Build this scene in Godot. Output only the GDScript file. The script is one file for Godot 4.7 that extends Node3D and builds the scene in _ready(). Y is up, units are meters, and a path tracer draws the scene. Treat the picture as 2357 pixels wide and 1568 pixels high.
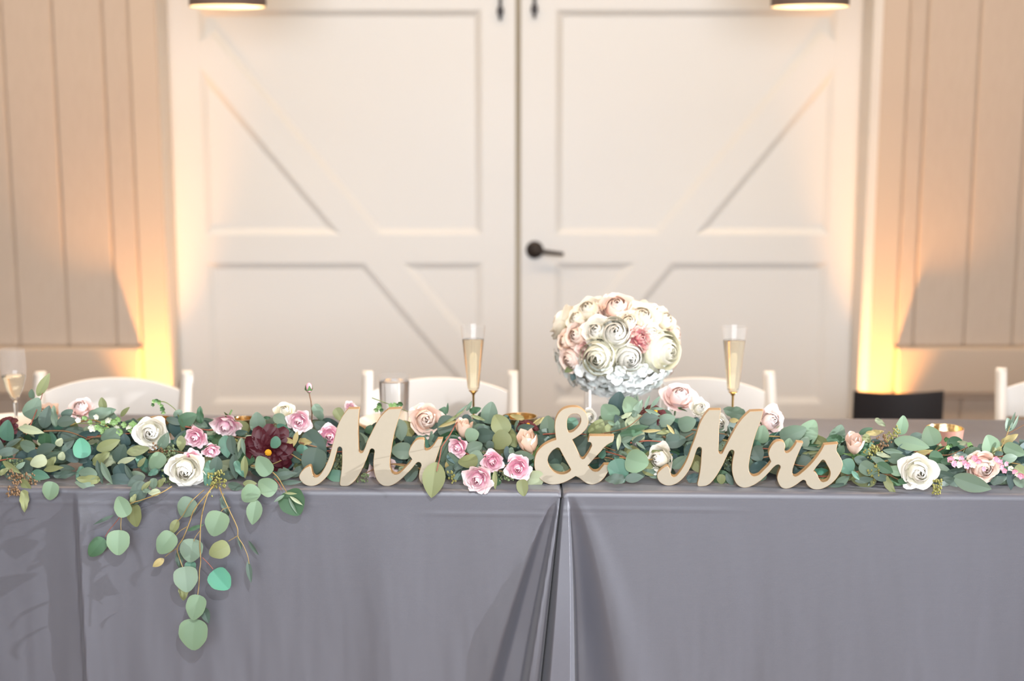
extends Node3D

# ---------------------------------------------------------------- mesh builder
class MB extends RefCounted:
	var v := PackedVector3Array()
	var c := PackedColorArray()
	var uv := PackedVector2Array()
	var ix := PackedInt32Array()
	func quad(a: Vector3, b: Vector3, d: Vector3, e: Vector3) -> void:   # a b d e round the face, facing (b-a)x(e-a)
		var o := v.size()
		for p in [a, b, d, e]:
			v.append(p); c.append(Color.WHITE)
		ix.append_array(PackedInt32Array([o, o + 3, o + 1, o + 1, o + 3, o + 2]))
	func tri(a: Vector3, b: Vector3, d: Vector3) -> void:
		var o := v.size()
		for p in [a, b, d]:
			v.append(p); c.append(Color.WHITE)
		ix.append_array(PackedInt32Array([o, o + 2, o + 1]))
	func poly_out(ps: Array, mid: Vector3) -> void:   # convex face turned away from mid
		var n: Vector3 = (ps[1] - ps[0]).cross(ps[2] - ps[0])
		if n.dot(ps[0] - mid) < 0.0:
			ps.reverse()
		for k in range(1, ps.size() - 1):
			tri(ps[0], ps[k], ps[k + 1])
	func grid(rows: Array, cols: Array = []) -> void:
		var o := v.size()
		var w: int = rows[0].size()
		for j in rows.size():
			v.append_array(rows[j])
			if cols.is_empty():
				for i in w:
					c.append(Color.WHITE)
			else:
				c.append_array(cols[j])
		for j in rows.size() - 1:
			for i in w - 1:
				var a := o + j * w + i
				ix.append_array(PackedInt32Array([a, a + w, a + 1, a + 1, a + w, a + w + 1]))
	func add(m: MB, t: Transform3D, tint: Color) -> void:
		var o := v.size()
		for k in m.v.size():
			v.append(t * m.v[k])
			c.append(m.c[k] * tint)
		for k in m.ix:
			ix.append(k + o)
	func box(at: Vector3, size: Vector3, bev: float) -> void:
		var h := size / 2.0
		var b: float = minf(bev, minf(h.x, minf(h.y, h.z)) * 0.95)
		var f := func(s: Vector3, ax: int) -> Vector3:
			var p := Vector3(s.x * (h.x - b), s.y * (h.y - b), s.z * (h.z - b))
			p[ax] = s[ax] * h[ax]
			return at + p
		for ax in 3:
			var u := (ax + 1) % 3
			var w := (ax + 2) % 3
			for sg in [-1.0, 1.0]:
				var ps := []
				for q in [[-1, -1], [1, -1], [1, 1], [-1, 1]]:
					var s := Vector3.ZERO
					s[ax] = sg; s[u] = q[0]; s[w] = q[1]
					ps.append(f.call(s, ax))
				poly_out(ps, at)
			if b > 0.0:
				for q in [[-1, -1], [1, -1], [1, 1], [-1, 1]]:   # the edges along ax
					var s0 := Vector3.ZERO
					s0[u] = q[0]; s0[w] = q[1]; s0[ax] = -1
					var s1 := s0
					s1[ax] = 1
					poly_out([f.call(s0, u), f.call(s1, u), f.call(s1, w), f.call(s0, w)], at)
		if b > 0.0:
			for k in 8:
				var s := Vector3(1 if k & 1 else -1, 1 if k & 2 else -1, 1 if k & 4 else -1)
				poly_out([f.call(s, 0), f.call(s, 1), f.call(s, 2)], at)
	func lathe(pr: Array, n: int, at := Vector3.ZERO, sq := 1.0) -> void:   # pr: Vector2(r, y), bottom to top is outward
		var rows := []
		for p in pr:
			var r := PackedVector3Array()
			for k in n + 1:
				var a := -TAU * k / n
				r.append(at + Vector3(p.x * cos(a), p.y, p.x * sin(a) * sq))
			rows.append(r)
		grid(rows)
	func tube(ps: Array, ra: float, rb: float, n := 6) -> void:
		var rows := []
		var side := Vector3.ZERO
		for k in ps.size():
			var d: Vector3 = (ps[mini(k + 1, ps.size() - 1)] - ps[maxi(k - 1, 0)]).normalized()
			if side == Vector3.ZERO:
				side = d.cross(Vector3.UP if absf(d.y) < 0.9 else Vector3.RIGHT).normalized()
			side = (side - d * side.dot(d)).normalized()
			var up := d.cross(side)
			var r: float = lerpf(ra, rb, float(k) / (ps.size() - 1))
			var row := PackedVector3Array()
			for i in n + 1:
				var a := TAU * i / n
				row.append(ps[k] + (side * cos(a) + up * sin(a)) * r)
			rows.append(row)
		grid(rows)
	func ball(at: Vector3, r: Vector3, n := 8) -> void:
		var rows := []
		for j in n + 1:
			var t := PI * j / n - PI / 2
			var row := PackedVector3Array()
			for k in n + 3:
				var a := -TAU * k / (n + 2)
				row.append(at + Vector3(r.x * cos(t) * cos(a), r.y * sin(t), r.z * cos(t) * sin(a)))
			rows.append(row)
		grid(rows)
	func mesh(mat: Material = null) -> ArrayMesh:
		var n := PackedVector3Array()
		n.resize(v.size())
		for k in range(0, ix.size(), 3):
			var a := v[ix[k]]
			var f := (v[ix[k + 2]] - a).cross(v[ix[k + 1]] - a)
			for q in 3:
				n[ix[k + q]] += f
		for k in n.size():
			n[k] = n[k].normalized() if n[k].length_squared() > 0.0 else Vector3.UP
		var arr := []
		arr.resize(Mesh.ARRAY_MAX)
		arr[Mesh.ARRAY_VERTEX] = v
		arr[Mesh.ARRAY_NORMAL] = n
		arr[Mesh.ARRAY_COLOR] = c
		arr[Mesh.ARRAY_INDEX] = ix
		var m := ArrayMesh.new()
		m.add_surface_from_arrays(Mesh.PRIMITIVE_TRIANGLES, arr)
		if mat:
			m.surface_set_material(0, mat)
		return m

# ---------------------------------------------------------------- camera numbers
const EYE := Vector3(0, 1.6117, 0)
const PITCH := -9.5
const FPX := 3266.7
const TABLE := 0.75
var M := {}
var rng := RandomNumberGenerator.new()
var taken := {}

func depth_of(u: float, v: float, z: float) -> float:
	return absf(z / (Basis(Vector3.RIGHT, deg_to_rad(PITCH)) * Vector3((u - 1178.5) / FPX, -(v - 784.0) / FPX, -1)).z)

func P(u: float, v: float, z: float) -> Vector3:   # where the line of sight through a photo point meets the vertical plane z
	var d := Basis(Vector3.RIGHT, deg_to_rad(PITCH)) * Vector3((u - 1178.5) / FPX, -(v - 784.0) / FPX, -1)
	return EYE + d * (z / d.z)

func on_table(u: float, v: float) -> Vector3:
	var d := Basis(Vector3.RIGHT, deg_to_rad(PITCH)) * Vector3((u - 1178.5) / FPX, -(v - 784.0) / FPX, -1)
	return EYE + d * ((TABLE - EYE.y) / d.y)

func zf(x: float) -> float:   # front edge of the tables, turned a little
	return -3.10 + 0.028 * x

# ---------------------------------------------------------------- scene tree helpers
func numbered(n: String) -> String:
	taken[n] = taken.get(n, -1) + 1
	return n if taken[n] == 0 else "%s_%03d" % [n, taken[n]]

func tag(o: Node3D, label: String, category: String, group := "", kind := "") -> Node3D:
	if label: o.set_meta("label", label)
	if category: o.set_meta("category", category)
	if group: o.set_meta("group", group)
	if kind: o.set_meta("kind", kind)
	return o

func thing(called: String, label: String, category: String, at := Vector3.ZERO, group := "") -> Node3D:
	var o := Node3D.new()
	o.name = numbered(called)
	add_child(o)
	o.position = at
	return tag(o, label, category, group)

func obj(called: String, mesh: Mesh, mat: Material, parent: Node, t := Transform3D()) -> MeshInstance3D:
	var o := MeshInstance3D.new()
	o.name = called if parent != self else numbered(called)
	o.mesh = mesh
	if mat:
		o.material_override = mat
	parent.add_child(o, true)
	o.transform = t
	return o

func struct(called: String, mesh: Mesh, mat: Material) -> MeshInstance3D:
	var o := obj(called, mesh, mat, self)
	o.set_meta("kind", "structure")
	return o

func boxmesh(at: Vector3, size: Vector3, bev := 0.0) -> ArrayMesh:
	var m := MB.new()
	m.box(at, size, bev)
	return m.mesh()

# ---------------------------------------------------------------- materials
func rgb(r: int, g: int, b: int) -> Color:
	return Color8(r, g, b)

func mat(called: String, col: Color, rough := 0.6, metal := 0.0) -> StandardMaterial3D:
	var m := StandardMaterial3D.new()
	m.resource_name = called
	m.albedo_color = col
	m.roughness = rough
	m.metallic = metal
	M[called] = m
	return m

func noise_tex(freq: float, seed_: int, size := 512, lo := Color(0.85, 0.85, 0.85), hi := Color.WHITE) -> NoiseTexture2D:
	var n := FastNoiseLite.new()
	n.seed = seed_
	n.frequency = freq
	n.fractal_octaves = 3
	var t := NoiseTexture2D.new()
	t.noise = n
	t.width = size
	t.height = size
	t.seamless = true
	var g := Gradient.new()
	g.set_color(0, lo)
	g.set_color(1, hi)
	t.color_ramp = g
	return t

func make_materials() -> void:
	var m := mat("cloth", rgb(87, 88, 97), 0.42)
	m.metallic_specular = 0.75
	m.rim_enabled = true; m.rim = 0.55; m.rim_tint = 0.3
	var weave := Image.create(256, 256, false, Image.FORMAT_RGB8)
	for y in 256:
		for x in 256:
			var k := 0.5 + 0.25 * sin(x * TAU / 8.0) * (1.0 if (y / 4) % 2 == 0 else -1.0) + 0.2 * sin(y * TAU / 8.0)
			weave.set_pixel(x, y, Color(k, k, k))
	m.heightmap_enabled = true
	m.heightmap_texture = ImageTexture.create_from_image(weave)
	m.heightmap_scale = 0.012
	m.uv1_triplanar = true; m.uv1_world_triplanar = true
	m.uv1_scale = Vector3(22, 22, 22)
	m = mat("board", rgb(198, 184, 170), 0.6)
	m.uv1_triplanar = true; m.uv1_world_triplanar = true
	m.uv1_scale = Vector3(6, 0.8, 6)
	m.albedo_texture = noise_tex(0.02, 3, 512, Color(0.97, 0.965, 0.96), Color.WHITE)
	mat("trim", rgb(200, 185, 169), 0.55)
	m = mat("door", rgb(221, 222, 221), 0.34)
	mat("jamb", rgb(222, 219, 214), 0.45)
	mat("gap", rgb(170, 160, 140), 0.6)
	mat("dark_metal", rgb(52, 48, 48), 0.4, 0.5)
	mat("floor", rgb(158, 138, 116), 0.5)
	mat("ceiling", rgb(235, 228, 218), 0.8)
	mat("side_wall", rgb(205, 192, 176), 0.7)
	mat("chair_white", rgb(240, 236, 230), 0.4)
	mat("chair_pad", rgb(236, 232, 226), 0.6)
	mat("black", rgb(38, 36, 40), 0.6)
	m = mat("sign_face", rgb(172, 162, 143), 0.5)
	m.uv1_triplanar = true; m.uv1_world_triplanar = true; m.uv1_scale = Vector3(8, 8, 8)
	m.albedo_texture = noise_tex(0.03, 9, 256, Color(0.99, 0.99, 0.985), Color.WHITE)
	mat("sign_edge_lit", rgb(176, 145, 106), 0.5)  # tanner than the face: warm light from behind put into the colour
	# foliage: base colours of the leaves themselves
	var tones := {"s": [110, 131, 112], "l": [122, 148, 120], "d": [76, 95, 84], "o": [127, 134, 91], "p": [158, 167, 135], "t": [86, 127, 108], "y": [173, 158, 106], "g": [65, 99, 70], "b": [63, 86, 84], "n": [87, 152, 127]}
	for k in tones:
		var a: Array = tones[k]
		m = mat("leaf_" + k, rgb(a[0], a[1], a[2]), 0.55)
		m.vertex_color_use_as_albedo = true
		m.backlight_enabled = true
		m.backlight = Color(0.25, 0.3, 0.2)
	m = mat("foliage", Color.WHITE, 0.6)
	m.vertex_color_use_as_albedo = true
	mat("twig", rgb(152, 128, 78), 0.6)
	mat("twig_red", rgb(140, 78, 62), 0.6)
	mat("twig_brown", rgb(122, 92, 66), 0.7)
	mat("twig_green", rgb(112, 128, 74), 0.6)
	for k in [["white", 240, 238, 231], ["cream", 238, 230, 214], ["ivory", 241, 238, 222], ["blush", 240, 219, 206], ["pink", 247, 220, 225], ["rosy", 234, 190, 182], ["pale", 240, 222, 222], ["peach", 242, 218, 198]]:
		m = mat("petal_" + k[0], rgb(k[1], k[2], k[3]), 0.6)
		m.vertex_color_use_as_albedo = true
		m.backlight_enabled = true
		m.backlight = Color(0.35, 0.33, 0.32)
	m = mat("dahlia", rgb(74, 14, 27), 0.55)
	m.vertex_color_use_as_albedo = true
	mat("pollen", rgb(226, 160, 30), 0.8)
	m = mat("floret", rgb(248, 250, 248), 0.6)
	m.vertex_color_use_as_albedo = true
	m.backlight_enabled = true; m.backlight = Color(0.3, 0.32, 0.33)
	m = mat("wax_pink", rgb(240, 170, 190), 0.6)
	m = mat("wax_white", rgb(232, 232, 214), 0.6)
	m = mat("wax_green", rgb(150, 184, 122), 0.6)
	mat("bud_green", rgb(86, 122, 74), 0.6)
	mat("seed_brown", rgb(124, 97, 68), 0.7)
	mat("seed_olive", rgb(142, 140, 78), 0.7)
	mat("seed_green", rgb(104, 120, 84), 0.7)
	m = mat("glass", Color(1, 1, 1, 0.06), 0.02)
	m.transparency = BaseMaterial3D.TRANSPARENCY_ALPHA
	m = mat("crystal", Color(0.98, 0.98, 0.97, 0.02), 0.02)
	m.refraction_enabled = true; m.refraction_scale = 0.05
	m = mat("wine", Color(1.0, 0.96, 0.85, 0.02), 0.03)
	m.refraction_enabled = true; m.refraction_scale = 0.034
	m = mat("water", Color(0.97, 0.97, 0.97, 0.02), 0.02)
	m.refraction_enabled = true; m.refraction_scale = 0.033
	mat("gold", rgb(214, 172, 96), 0.28, 1.0)
	m = mat("mercury", rgb(240, 214, 168), 0.22, 1.0)
	m.heightmap_enabled = true; m.heightmap_texture = noise_tex(0.05, 21, 256); m.heightmap_scale = 0.25
	m.uv1_triplanar = true; m.uv1_scale = Vector3(9, 9, 9)
	m = mat("rose_glass", rgb(206, 152, 134), 0.35, 0.2)
	m.heightmap_enabled = true; m.heightmap_texture = M["mercury"].heightmap_texture; m.heightmap_scale = 0.2
	m.uv1_triplanar = true; m.uv1_scale = Vector3(9, 9, 9)
	mat("wax", rgb(244, 236, 214), 0.5)
	mat("china", rgb(240, 236, 230), 0.25)
	mat("napkin", rgb(240, 228, 216), 0.8)
	mat("shade_out", rgb(104, 90, 84), 0.7)
	mat("shade_in", rgb(250, 240, 220), 0.5)
	for k in [["bulb", 255, 226, 170, 6.0], ["lens_amber", 255, 180, 80, 4.0], ["panel_warm", 255, 232, 200, 2.0], ["panel_cool", 236, 242, 255, 2.0]]:
		m = mat(k[0], Color.WHITE, 0.5)
		m.emission_enabled = true
		m.emission = rgb(k[1], k[2], k[3])
		m.emission_energy_multiplier = k[4]

# ---------------------------------------------------------------- lights
func area_light(called: String, at: Vector3, rot: Vector3, size: Vector2, col: Color, e: float) -> void:
	var l := AreaLight3D.new()
	l.name = called
	l.area_size = size
	l.light_color = col
	l.light_energy = e
	l.area_range = 30.0
	l.area_attenuation = 2.0
	l.shadow_enabled = true
	l.position = at
	l.rotation_degrees = rot
	add_child(l)

func spot_light(called: String, at: Vector3, towards: Vector3, ang: float, soft: float, col: Color, e: float, r: float) -> void:
	var l := SpotLight3D.new()
	l.name = called
	l.spot_angle = ang
	l.spot_angle_attenuation = soft
	l.light_color = col
	l.light_energy = e
	l.light_size = r
	l.spot_range = 30.0
	l.spot_attenuation = 2.0
	l.shadow_enabled = true
	add_child(l)
	l.position = at
	l.look_at(at + towards, Vector3.UP if absf(towards.normalized().y) < 0.99 else Vector3.RIGHT)

# ================================================================ READY
func _ready() -> void:
	rng.seed = 20240611
	# camera
	var cam := Camera3D.new()
	cam.name = "camera"
	cam.position = EYE
	cam.rotation_degrees = Vector3(PITCH, 0, 0)
	cam.fov = 26.99
	var at := CameraAttributesPhysical.new()
	at.frustum_focal_length = 50.0
	at.frustum_focus_distance = 3.17
	at.frustum_near = 0.05
	at.frustum_far = 60.0
	at.exposure_aperture = 1.55
	cam.attributes = at
	add_child(cam)
	cam.current = true
	# sky (seen only through the unseen window behind the camera), exposure
	var we := WorldEnvironment.new()
	we.name = "surroundings"
	var e := Environment.new()
	e.background_mode = Environment.BG_SKY
	var sm := ProceduralSkyMaterial.new()
	sm.sky_top_color = Color(0.45, 0.58, 0.8)
	sm.sky_horizon_color = Color(0.8, 0.85, 0.9)
	sm.ground_bottom_color = Color(0.35, 0.33, 0.3)
	sm.ground_horizon_color = Color(0.6, 0.6, 0.58)
	var sky := Sky.new()
	sky.sky_material = sm
	e.sky = sky
	e.tonemap_mode = Environment.TONE_MAPPER_LINEAR
	e.tonemap_exposure = 1.0
	e.sdfgi_enabled = true
	e.ssao_enabled = true
	e.ssil_enabled = true
	we.environment = e
	add_child(we)
	# unseen lights: cool from behind the camera, warm from above, two lamps casting leaf shadows
	area_light("unseen_front_light", Vector3(0, 2.2, 2.85), Vector3(0, 0, 0), Vector2(5.6, 2.2), rgb(242, 248, 255), 33.0)  # source out of view, placed to give the cool frontal light
	area_light("unseen_ceiling_warmth", Vector3(0, 3.62, -3.8), Vector3(-90, 0, 0), Vector2(6.0, 0.5), rgb(255, 216, 170), 7.0)  # out of view, placed to warm the tabletop and the sign tops
	spot_light("unseen_lamp_front", Vector3(0.25, 2.75, -0.35), Vector3(-0.2, -2.05, -2.75), 27.0, 0.7, rgb(250, 251, 255), 6.4, 0.025)  # unseen lamp, throws the short shadows just below the leaves
	spot_light("unseen_lamp_side", Vector3(7.4, 1.45, -1.5), Vector3(-7.5, -0.85, -1.57), 8.0, 0.7, rgb(248, 250, 255), 110.0, 0.025)  # unseen lamp, grazes the hanging cloth from the right
	make_materials()
	build_room()
	build_doors()
	build_pendants()
	build_uplights()
	build_chairs()
	build_cloths()
	build_tableware()
	build_signs()
	build_bouquet()
	build_garland()
	build_flowers()

# ================================================================ room
func build_room() -> void:
	struct("floor", boxmesh(Vector3(0, -0.06, -1.4), Vector3(17, 0.12, 9.4)), M.floor)
	struct("ceiling", boxmesh(Vector3(0, 3.76, -1.4), Vector3(17, 0.12, 9.4)), M.ceiling)
	struct("wall_left", boxmesh(Vector3(-8.2, 1.85, -1.4), Vector3(0.2, 3.7, 9.2)), M.side_wall)
	struct("wall_right", boxmesh(Vector3(8.2, 1.85, -1.4), Vector3(0.2, 3.7, 9.2)), M.side_wall)
	var f := Node3D.new()
	f.name = "wall_front"
	f.set_meta("kind", "structure")
	add_child(f)
	f.position = Vector3(0, 0, 3.0)
	var fm := MB.new()
	fm.box(Vector3(0, 0.5, 0), Vector3(16.4, 1.0, 0.2), 0)
	fm.box(Vector3(0, 3.53, 0), Vector3(16.4, 0.34, 0.2), 0)
	for x in [-5.6, 5.6]:
		fm.box(Vector3(x, 2.18, 0), Vector3(5.2, 2.36, 0.2), 0)
	obj("wall_face", fm.mesh(), M.side_wall, f)
	var win := Node3D.new()
	win.name = "unseen_window_1"  # out of view, stands for the source of the cool frontal light
	win.set_meta("kind", "structure")
	add_child(win)
	win.position = Vector3(0, 1.0, 3.0)
	var wm := MB.new()
	for x in [-2.97, -1.0, 1.0, 2.97]:
		wm.box(Vector3(x, 1.18, 0), Vector3(0.07, 2.36, 0.12), 0.01)
	for y in [0.03, 2.33]:
		wm.box(Vector3(0, y, 0), Vector3(6.0, 0.06, 0.12), 0.01)
	obj("unseen_window_frame", wm.mesh(), M.chair_white, win)
	for x in [-1.98, 0.0, 1.98]:
		obj("pane", boxmesh(Vector3(x, 1.18, 0), Vector3(1.9, 2.24, 0.006)), M.glass, win)
	struct("unseen_ceiling_strip", boxmesh(Vector3(0, 3.67, -3.8), Vector3(6.0, 0.06, 0.5), 0.01), M.panel_warm)  # unseen glowing strip for the warm light from above
	# housings for the two unseen lamps that cast the leaf shadows, out of view
	for k in 2:
		var lp: Vector3 = [Vector3(0.25, 2.75, -0.35), Vector3(7.4, 1.45, -1.5)][k]
		var ld: Vector3 = [Vector3(-0.2, -2.05, -2.75), Vector3(-7.5, -0.85, -1.57)][k].normalized()
		var sp := Node3D.new()
		sp.name = ["unseen_front_spot_1", "unseen_side_spot_1"][k]
		sp.set_meta("kind", "structure")
		add_child(sp)
		sp.position = lp
		var hm := MB.new()
		hm.lathe([Vector2(0, -0.16), Vector2(0.045, -0.155), Vector2(0.05, -0.03), Vector2(0.047, -0.03), Vector2(0.04, -0.06)], 24)
		var bs := Basis(Quaternion(Vector3.UP, ld))
		obj("housing", hm.mesh(), M.dark_metal, sp, Transform3D(bs, Vector3.ZERO))
		hm = MB.new()
		hm.lathe([Vector2(0.046, -0.05), Vector2(0.0, -0.045)], 24)
		obj("lens", hm.mesh(), M.panel_cool, sp, Transform3D(bs, Vector3.ZERO))
		hm = MB.new()
		hm.tube([-ld * 0.12, -ld * 0.14 + ([Vector3(0, 0.3, 0), Vector3(0.2, 0, 0)][k] as Vector3), [Vector3(0, 0.96, 0.1), Vector3(0.72, 0, 0)][k]], 0.012, 0.012, 8)
		obj("arm", hm.mesh(), M.dark_metal, sp)
	# back wall: vertical boards, a wide flat rail, boards below it, and a flat corner board next to the doors
	var zb := -5.53
	var w := Node3D.new()
	w.name = "wall_back"
	w.set_meta("kind", "structure")
	add_child(w)
	w.position = Vector3(0, 0, zb)
	var xl := P(372, 450, -5.5).x
	var xr := P(2020, 450, -5.5).x
	obj("wall_core", boxmesh(Vector3((xl - 8.2) / 2, 1.85, -0.12), Vector3(8.2 + xl, 3.7, 0.16)), M.side_wall, w)
	obj("wall_core", boxmesh(Vector3((xr + 8.2) / 2, 1.85, -0.12), Vector3(8.2 - xr, 3.7, 0.16)), M.side_wall, w)
	obj("wall_core", boxmesh(Vector3((xl + xr) / 2, 3.2, -0.12), Vector3(xr - xl, 1.0, 0.16)), M.side_wall, w)
	var rail_top := P(300, 800, -5.5).y
	var rail_low := P(300, 905, -5.5).y
	var corner_l := P(318, 700, -5.5).x
	var corner_r := P(2070, 700, -5.5).x
	# board joints, read where they cross the middle of the photo
	for side in [-1, 1]:
		var edges := [corner_l] if side < 0 else [corner_r]
		for u in ([253, 140, 26] if side < 0 else [2118, 2237, 2350]):
			edges.append(P(u, 450, -5.53).x)
		while absf(edges[-1]) < 2.6:
			edges.append(edges[-1] + side * 0.2)
		for k in edges.size() - 1:
			var a: float = minf(edges[k], edges[k + 1])
			var b: float = maxf(edges[k], edges[k + 1])
			var mid := (a + b) / 2
			var wd := b - a - 0.0015
			obj("board", boxmesh(Vector3(mid, (rail_top + 3.7) / 2, -0.02), Vector3(wd, 3.7 - rail_top, 0.04), 0.007), M.board, w)
			obj("board", boxmesh(Vector3(mid, rail_low / 2, -0.02), Vector3(wd, rail_low, 0.04), 0.007), M.board, w)
		var far: float = 8.1 * side
		var rest := absf(far - edges[-1])
		obj("wall_boarding", boxmesh(Vector3((far + edges[-1]) / 2, 1.85, -0.02), Vector3(rest, 3.7, 0.04)), M.board, w)
		obj("rail", boxmesh(Vector3((edges[0] + far) / 2, (rail_top + rail_low) / 2, 0.02), Vector3(absf(far - edges[0]), rail_top - rail_low, 0.06), 0.006), M.trim, w)
		obj("rail_edge", boxmesh(Vector3((edges[0] + far) / 2, rail_low - 0.012, 0.006), Vector3(absf(far - edges[0]), 0.024, 0.03), 0.004), M.trim, w)
		var inner: float = xl if side < 0 else xr
		obj("corner_board", boxmesh(Vector3((edges[0] + inner) / 2, 1.85, -0.028), Vector3(absf(inner - edges[0]) - 0.0015, 3.7, 0.062), 0.006), M.trim, w)

# ================================================================ doors
func bar(a: Vector2, b: Vector2, wd: float, t: float, bev: float) -> ArrayMesh:   # a door member with sloping edges, lying on z = 0
	var d := (b - a).normalized()
	var n := Vector2(-d.y, d.x)
	var m := MB.new()
	var c := []
	for q in [[a, 1.0], [b, 1.0]]:
		var p: Vector2 = q[0]
		var lo := n * (wd / 2 + bev)
		var hi := n * (wd / 2)
		c.append([Vector3(p.x - lo.x, p.y - lo.y, 0), Vector3(p.x - hi.x, p.y - hi.y, t), Vector3(p.x + hi.x, p.y + hi.y, t), Vector3(p.x + lo.x, p.y + lo.y, 0)])
	var mid := Vector3((a.x + b.x) / 2, (a.y + b.y) / 2, t / 2)
	for k in 3:
		m.poly_out([c[0][k], c[0][k + 1], c[1][k + 1], c[1][k]], mid)
	m.poly_out(c[0].duplicate(), mid)
	m.poly_out(c[1].duplicate(), mid)
	return m.mesh()

func build_doors() -> void:
	var zp := -5.70
	var t := 0.013
	var zt := zp + t
	var X := func(u: float) -> float: return P(u, 450, zt).x
	var Y := func(v: float) -> float: return P(1178, v, zt).y
	# casing round the doors
	for k in 2:
		var a: float = X.call([366, 1972][k])
		var b: float = X.call([399, 2028][k])
		struct("trim_%d" % (k + 1), boxmesh(Vector3((a + b) / 2, 1.3, (zp - 5.532) / 2), Vector3(b - a, 2.6, absf(zp + 5.532)), 0.004), M.jamb)
	var top := 2.55
	for k in 2:
		var o := Node3D.new()
		o.name = "door_%d" % (k + 1)
		o.set_meta("kind", "structure")
		add_child(o)
		var xs := ([400, 470, 1110, 1186] if k == 0 else [1971, 1912, 1278, 1199])
		var x0: float = X.call(xs[0])
		var x1: float = X.call(xs[1])
		var x2: float = X.call(xs[2])
		var x3: float = X.call(xs[3])
		o.position = Vector3((x0 + x3) / 2, 0, zp)
		var px := o.position.x
		obj("panel", boxmesh(Vector3(0, top / 2 + 0.01, -0.015), Vector3(absf(x3 - x0), top - 0.02, 0.03)), M.door, o)
		obj("stile", bar(Vector2((x0 + x1) / 2 - px, 0.01), Vector2((x0 + x1) / 2 - px, top), absf(x1 - x0), t, 0.0), M.door, o)
		obj("stile", bar(Vector2((x2 + x3) / 2 - px, 0.01), Vector2((x2 + x3) / 2 - px, top), absf(x3 - x2), t, 0.0), M.door, o)
		for q in [x1, x2]:   # sloping inner edges of the stiles
			var sgn: float = signf((x1 + x2) / 2 - q)
			var m := MB.new()
			m.poly_out([Vector3(q - px, 0.02, t), Vector3(q - px, top, t), Vector3(q + sgn * 0.028 - px, top, 0), Vector3(q + sgn * 0.028 - px, 0.02, 0)], Vector3(q - px - sgn * 0.02, 1, -0.05))
			obj("moulding", m.mesh(), M.door, o)
		var y_top: float = Y.call(22)
		var y_m1: float = Y.call(541)
		var y_m2: float = Y.call(605)
		var y_low: float = Y.call(930)
		obj("rail", bar(Vector2(x1 - px, (y_top + top) / 2), Vector2(x2 - px, (y_top + top) / 2), top - y_top, t - 0.0004, 0.026), M.door, o)
		obj("rail", bar(Vector2(x1 - px, (y_m1 + y_m2) / 2), Vector2(x2 - px, (y_m1 + y_m2) / 2), y_m1 - y_m2, t - 0.0004, 0.026), M.door, o)
		obj("rail", bar(Vector2(x1 - px, y_low / 2), Vector2(x2 - px, y_low / 2), y_low, t - 0.0004, 0.026), M.door, o)
		var ba := Vector2(x1 - px, Y.call(100.0))
		var bb := Vector2(x2 - px, Y.call(880.0))
		obj("brace", bar(ba, bb, 0.112, t - 0.0008, 0.026), M.door, o)
		# flush bolt at the top of the meeting stile
		var bx: float = X.call([1152.0, 1229.0][k]) - px
		var yb: float = Y.call([26.0, 21.0][k])
		var m2 := MB.new()
		m2.tube([Vector3(bx, yb - 0.035, t + 0.012), Vector3(bx, top, t + 0.012)], 0.006, 0.006, 8)
		obj("bolt_rod", m2.mesh(), M.dark_metal, o)
		obj("bolt_guide", boxmesh(Vector3(bx, yb, t + 0.01), Vector3(0.026, 0.03, 0.024), 0.004), M.dark_metal, o)
		if k == 0:
			obj("hinge", boxmesh(Vector3(X.call(404.0) - px, Y.call(886.0), t + 0.006), Vector3(0.05, 0.026, 0.02), 0.004), M.dark_metal, o)
		if k == 1:
			var hp: Vector3 = Vector3(X.call(1231) - px, Y.call(575), t)
			var hm := MB.new()
			var pr := []
			for q in [[0.036, 0.0], [0.036, 0.006], [0.033, 0.012], [0.022, 0.016], [0.014, 0.02], [0.012, 0.05], [0.0, 0.052]]:
				pr.append(Vector2(q[0], q[1]))
			hm.lathe(pr, 28)
			obj("handle_rose", hm.mesh(), M.dark_metal, o, Transform3D(Basis(Vector3.RIGHT, PI / 2), hp))
			var lm := MB.new()
			lm.tube([hp + Vector3(-0.008, 0, 0.048), hp + Vector3(0.02, 0.0, 0.054), hp + Vector3(0.06, -0.006, 0.054), hp + Vector3(0.108, -0.012, 0.05)], 0.011, 0.008, 10)
			lm.ball(hp + Vector3(0.108, -0.012, 0.05), Vector3(0.008, 0.008, 0.008), 6)
			obj("handle_lever", lm.mesh(), M.dark_metal, o)
	struct("trim_3", boxmesh(Vector3((X.call(1186) + X.call(1199)) / 2, top / 2, zp - 0.02), Vector3(0.05, top, 0.02)), M.gap)

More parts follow.
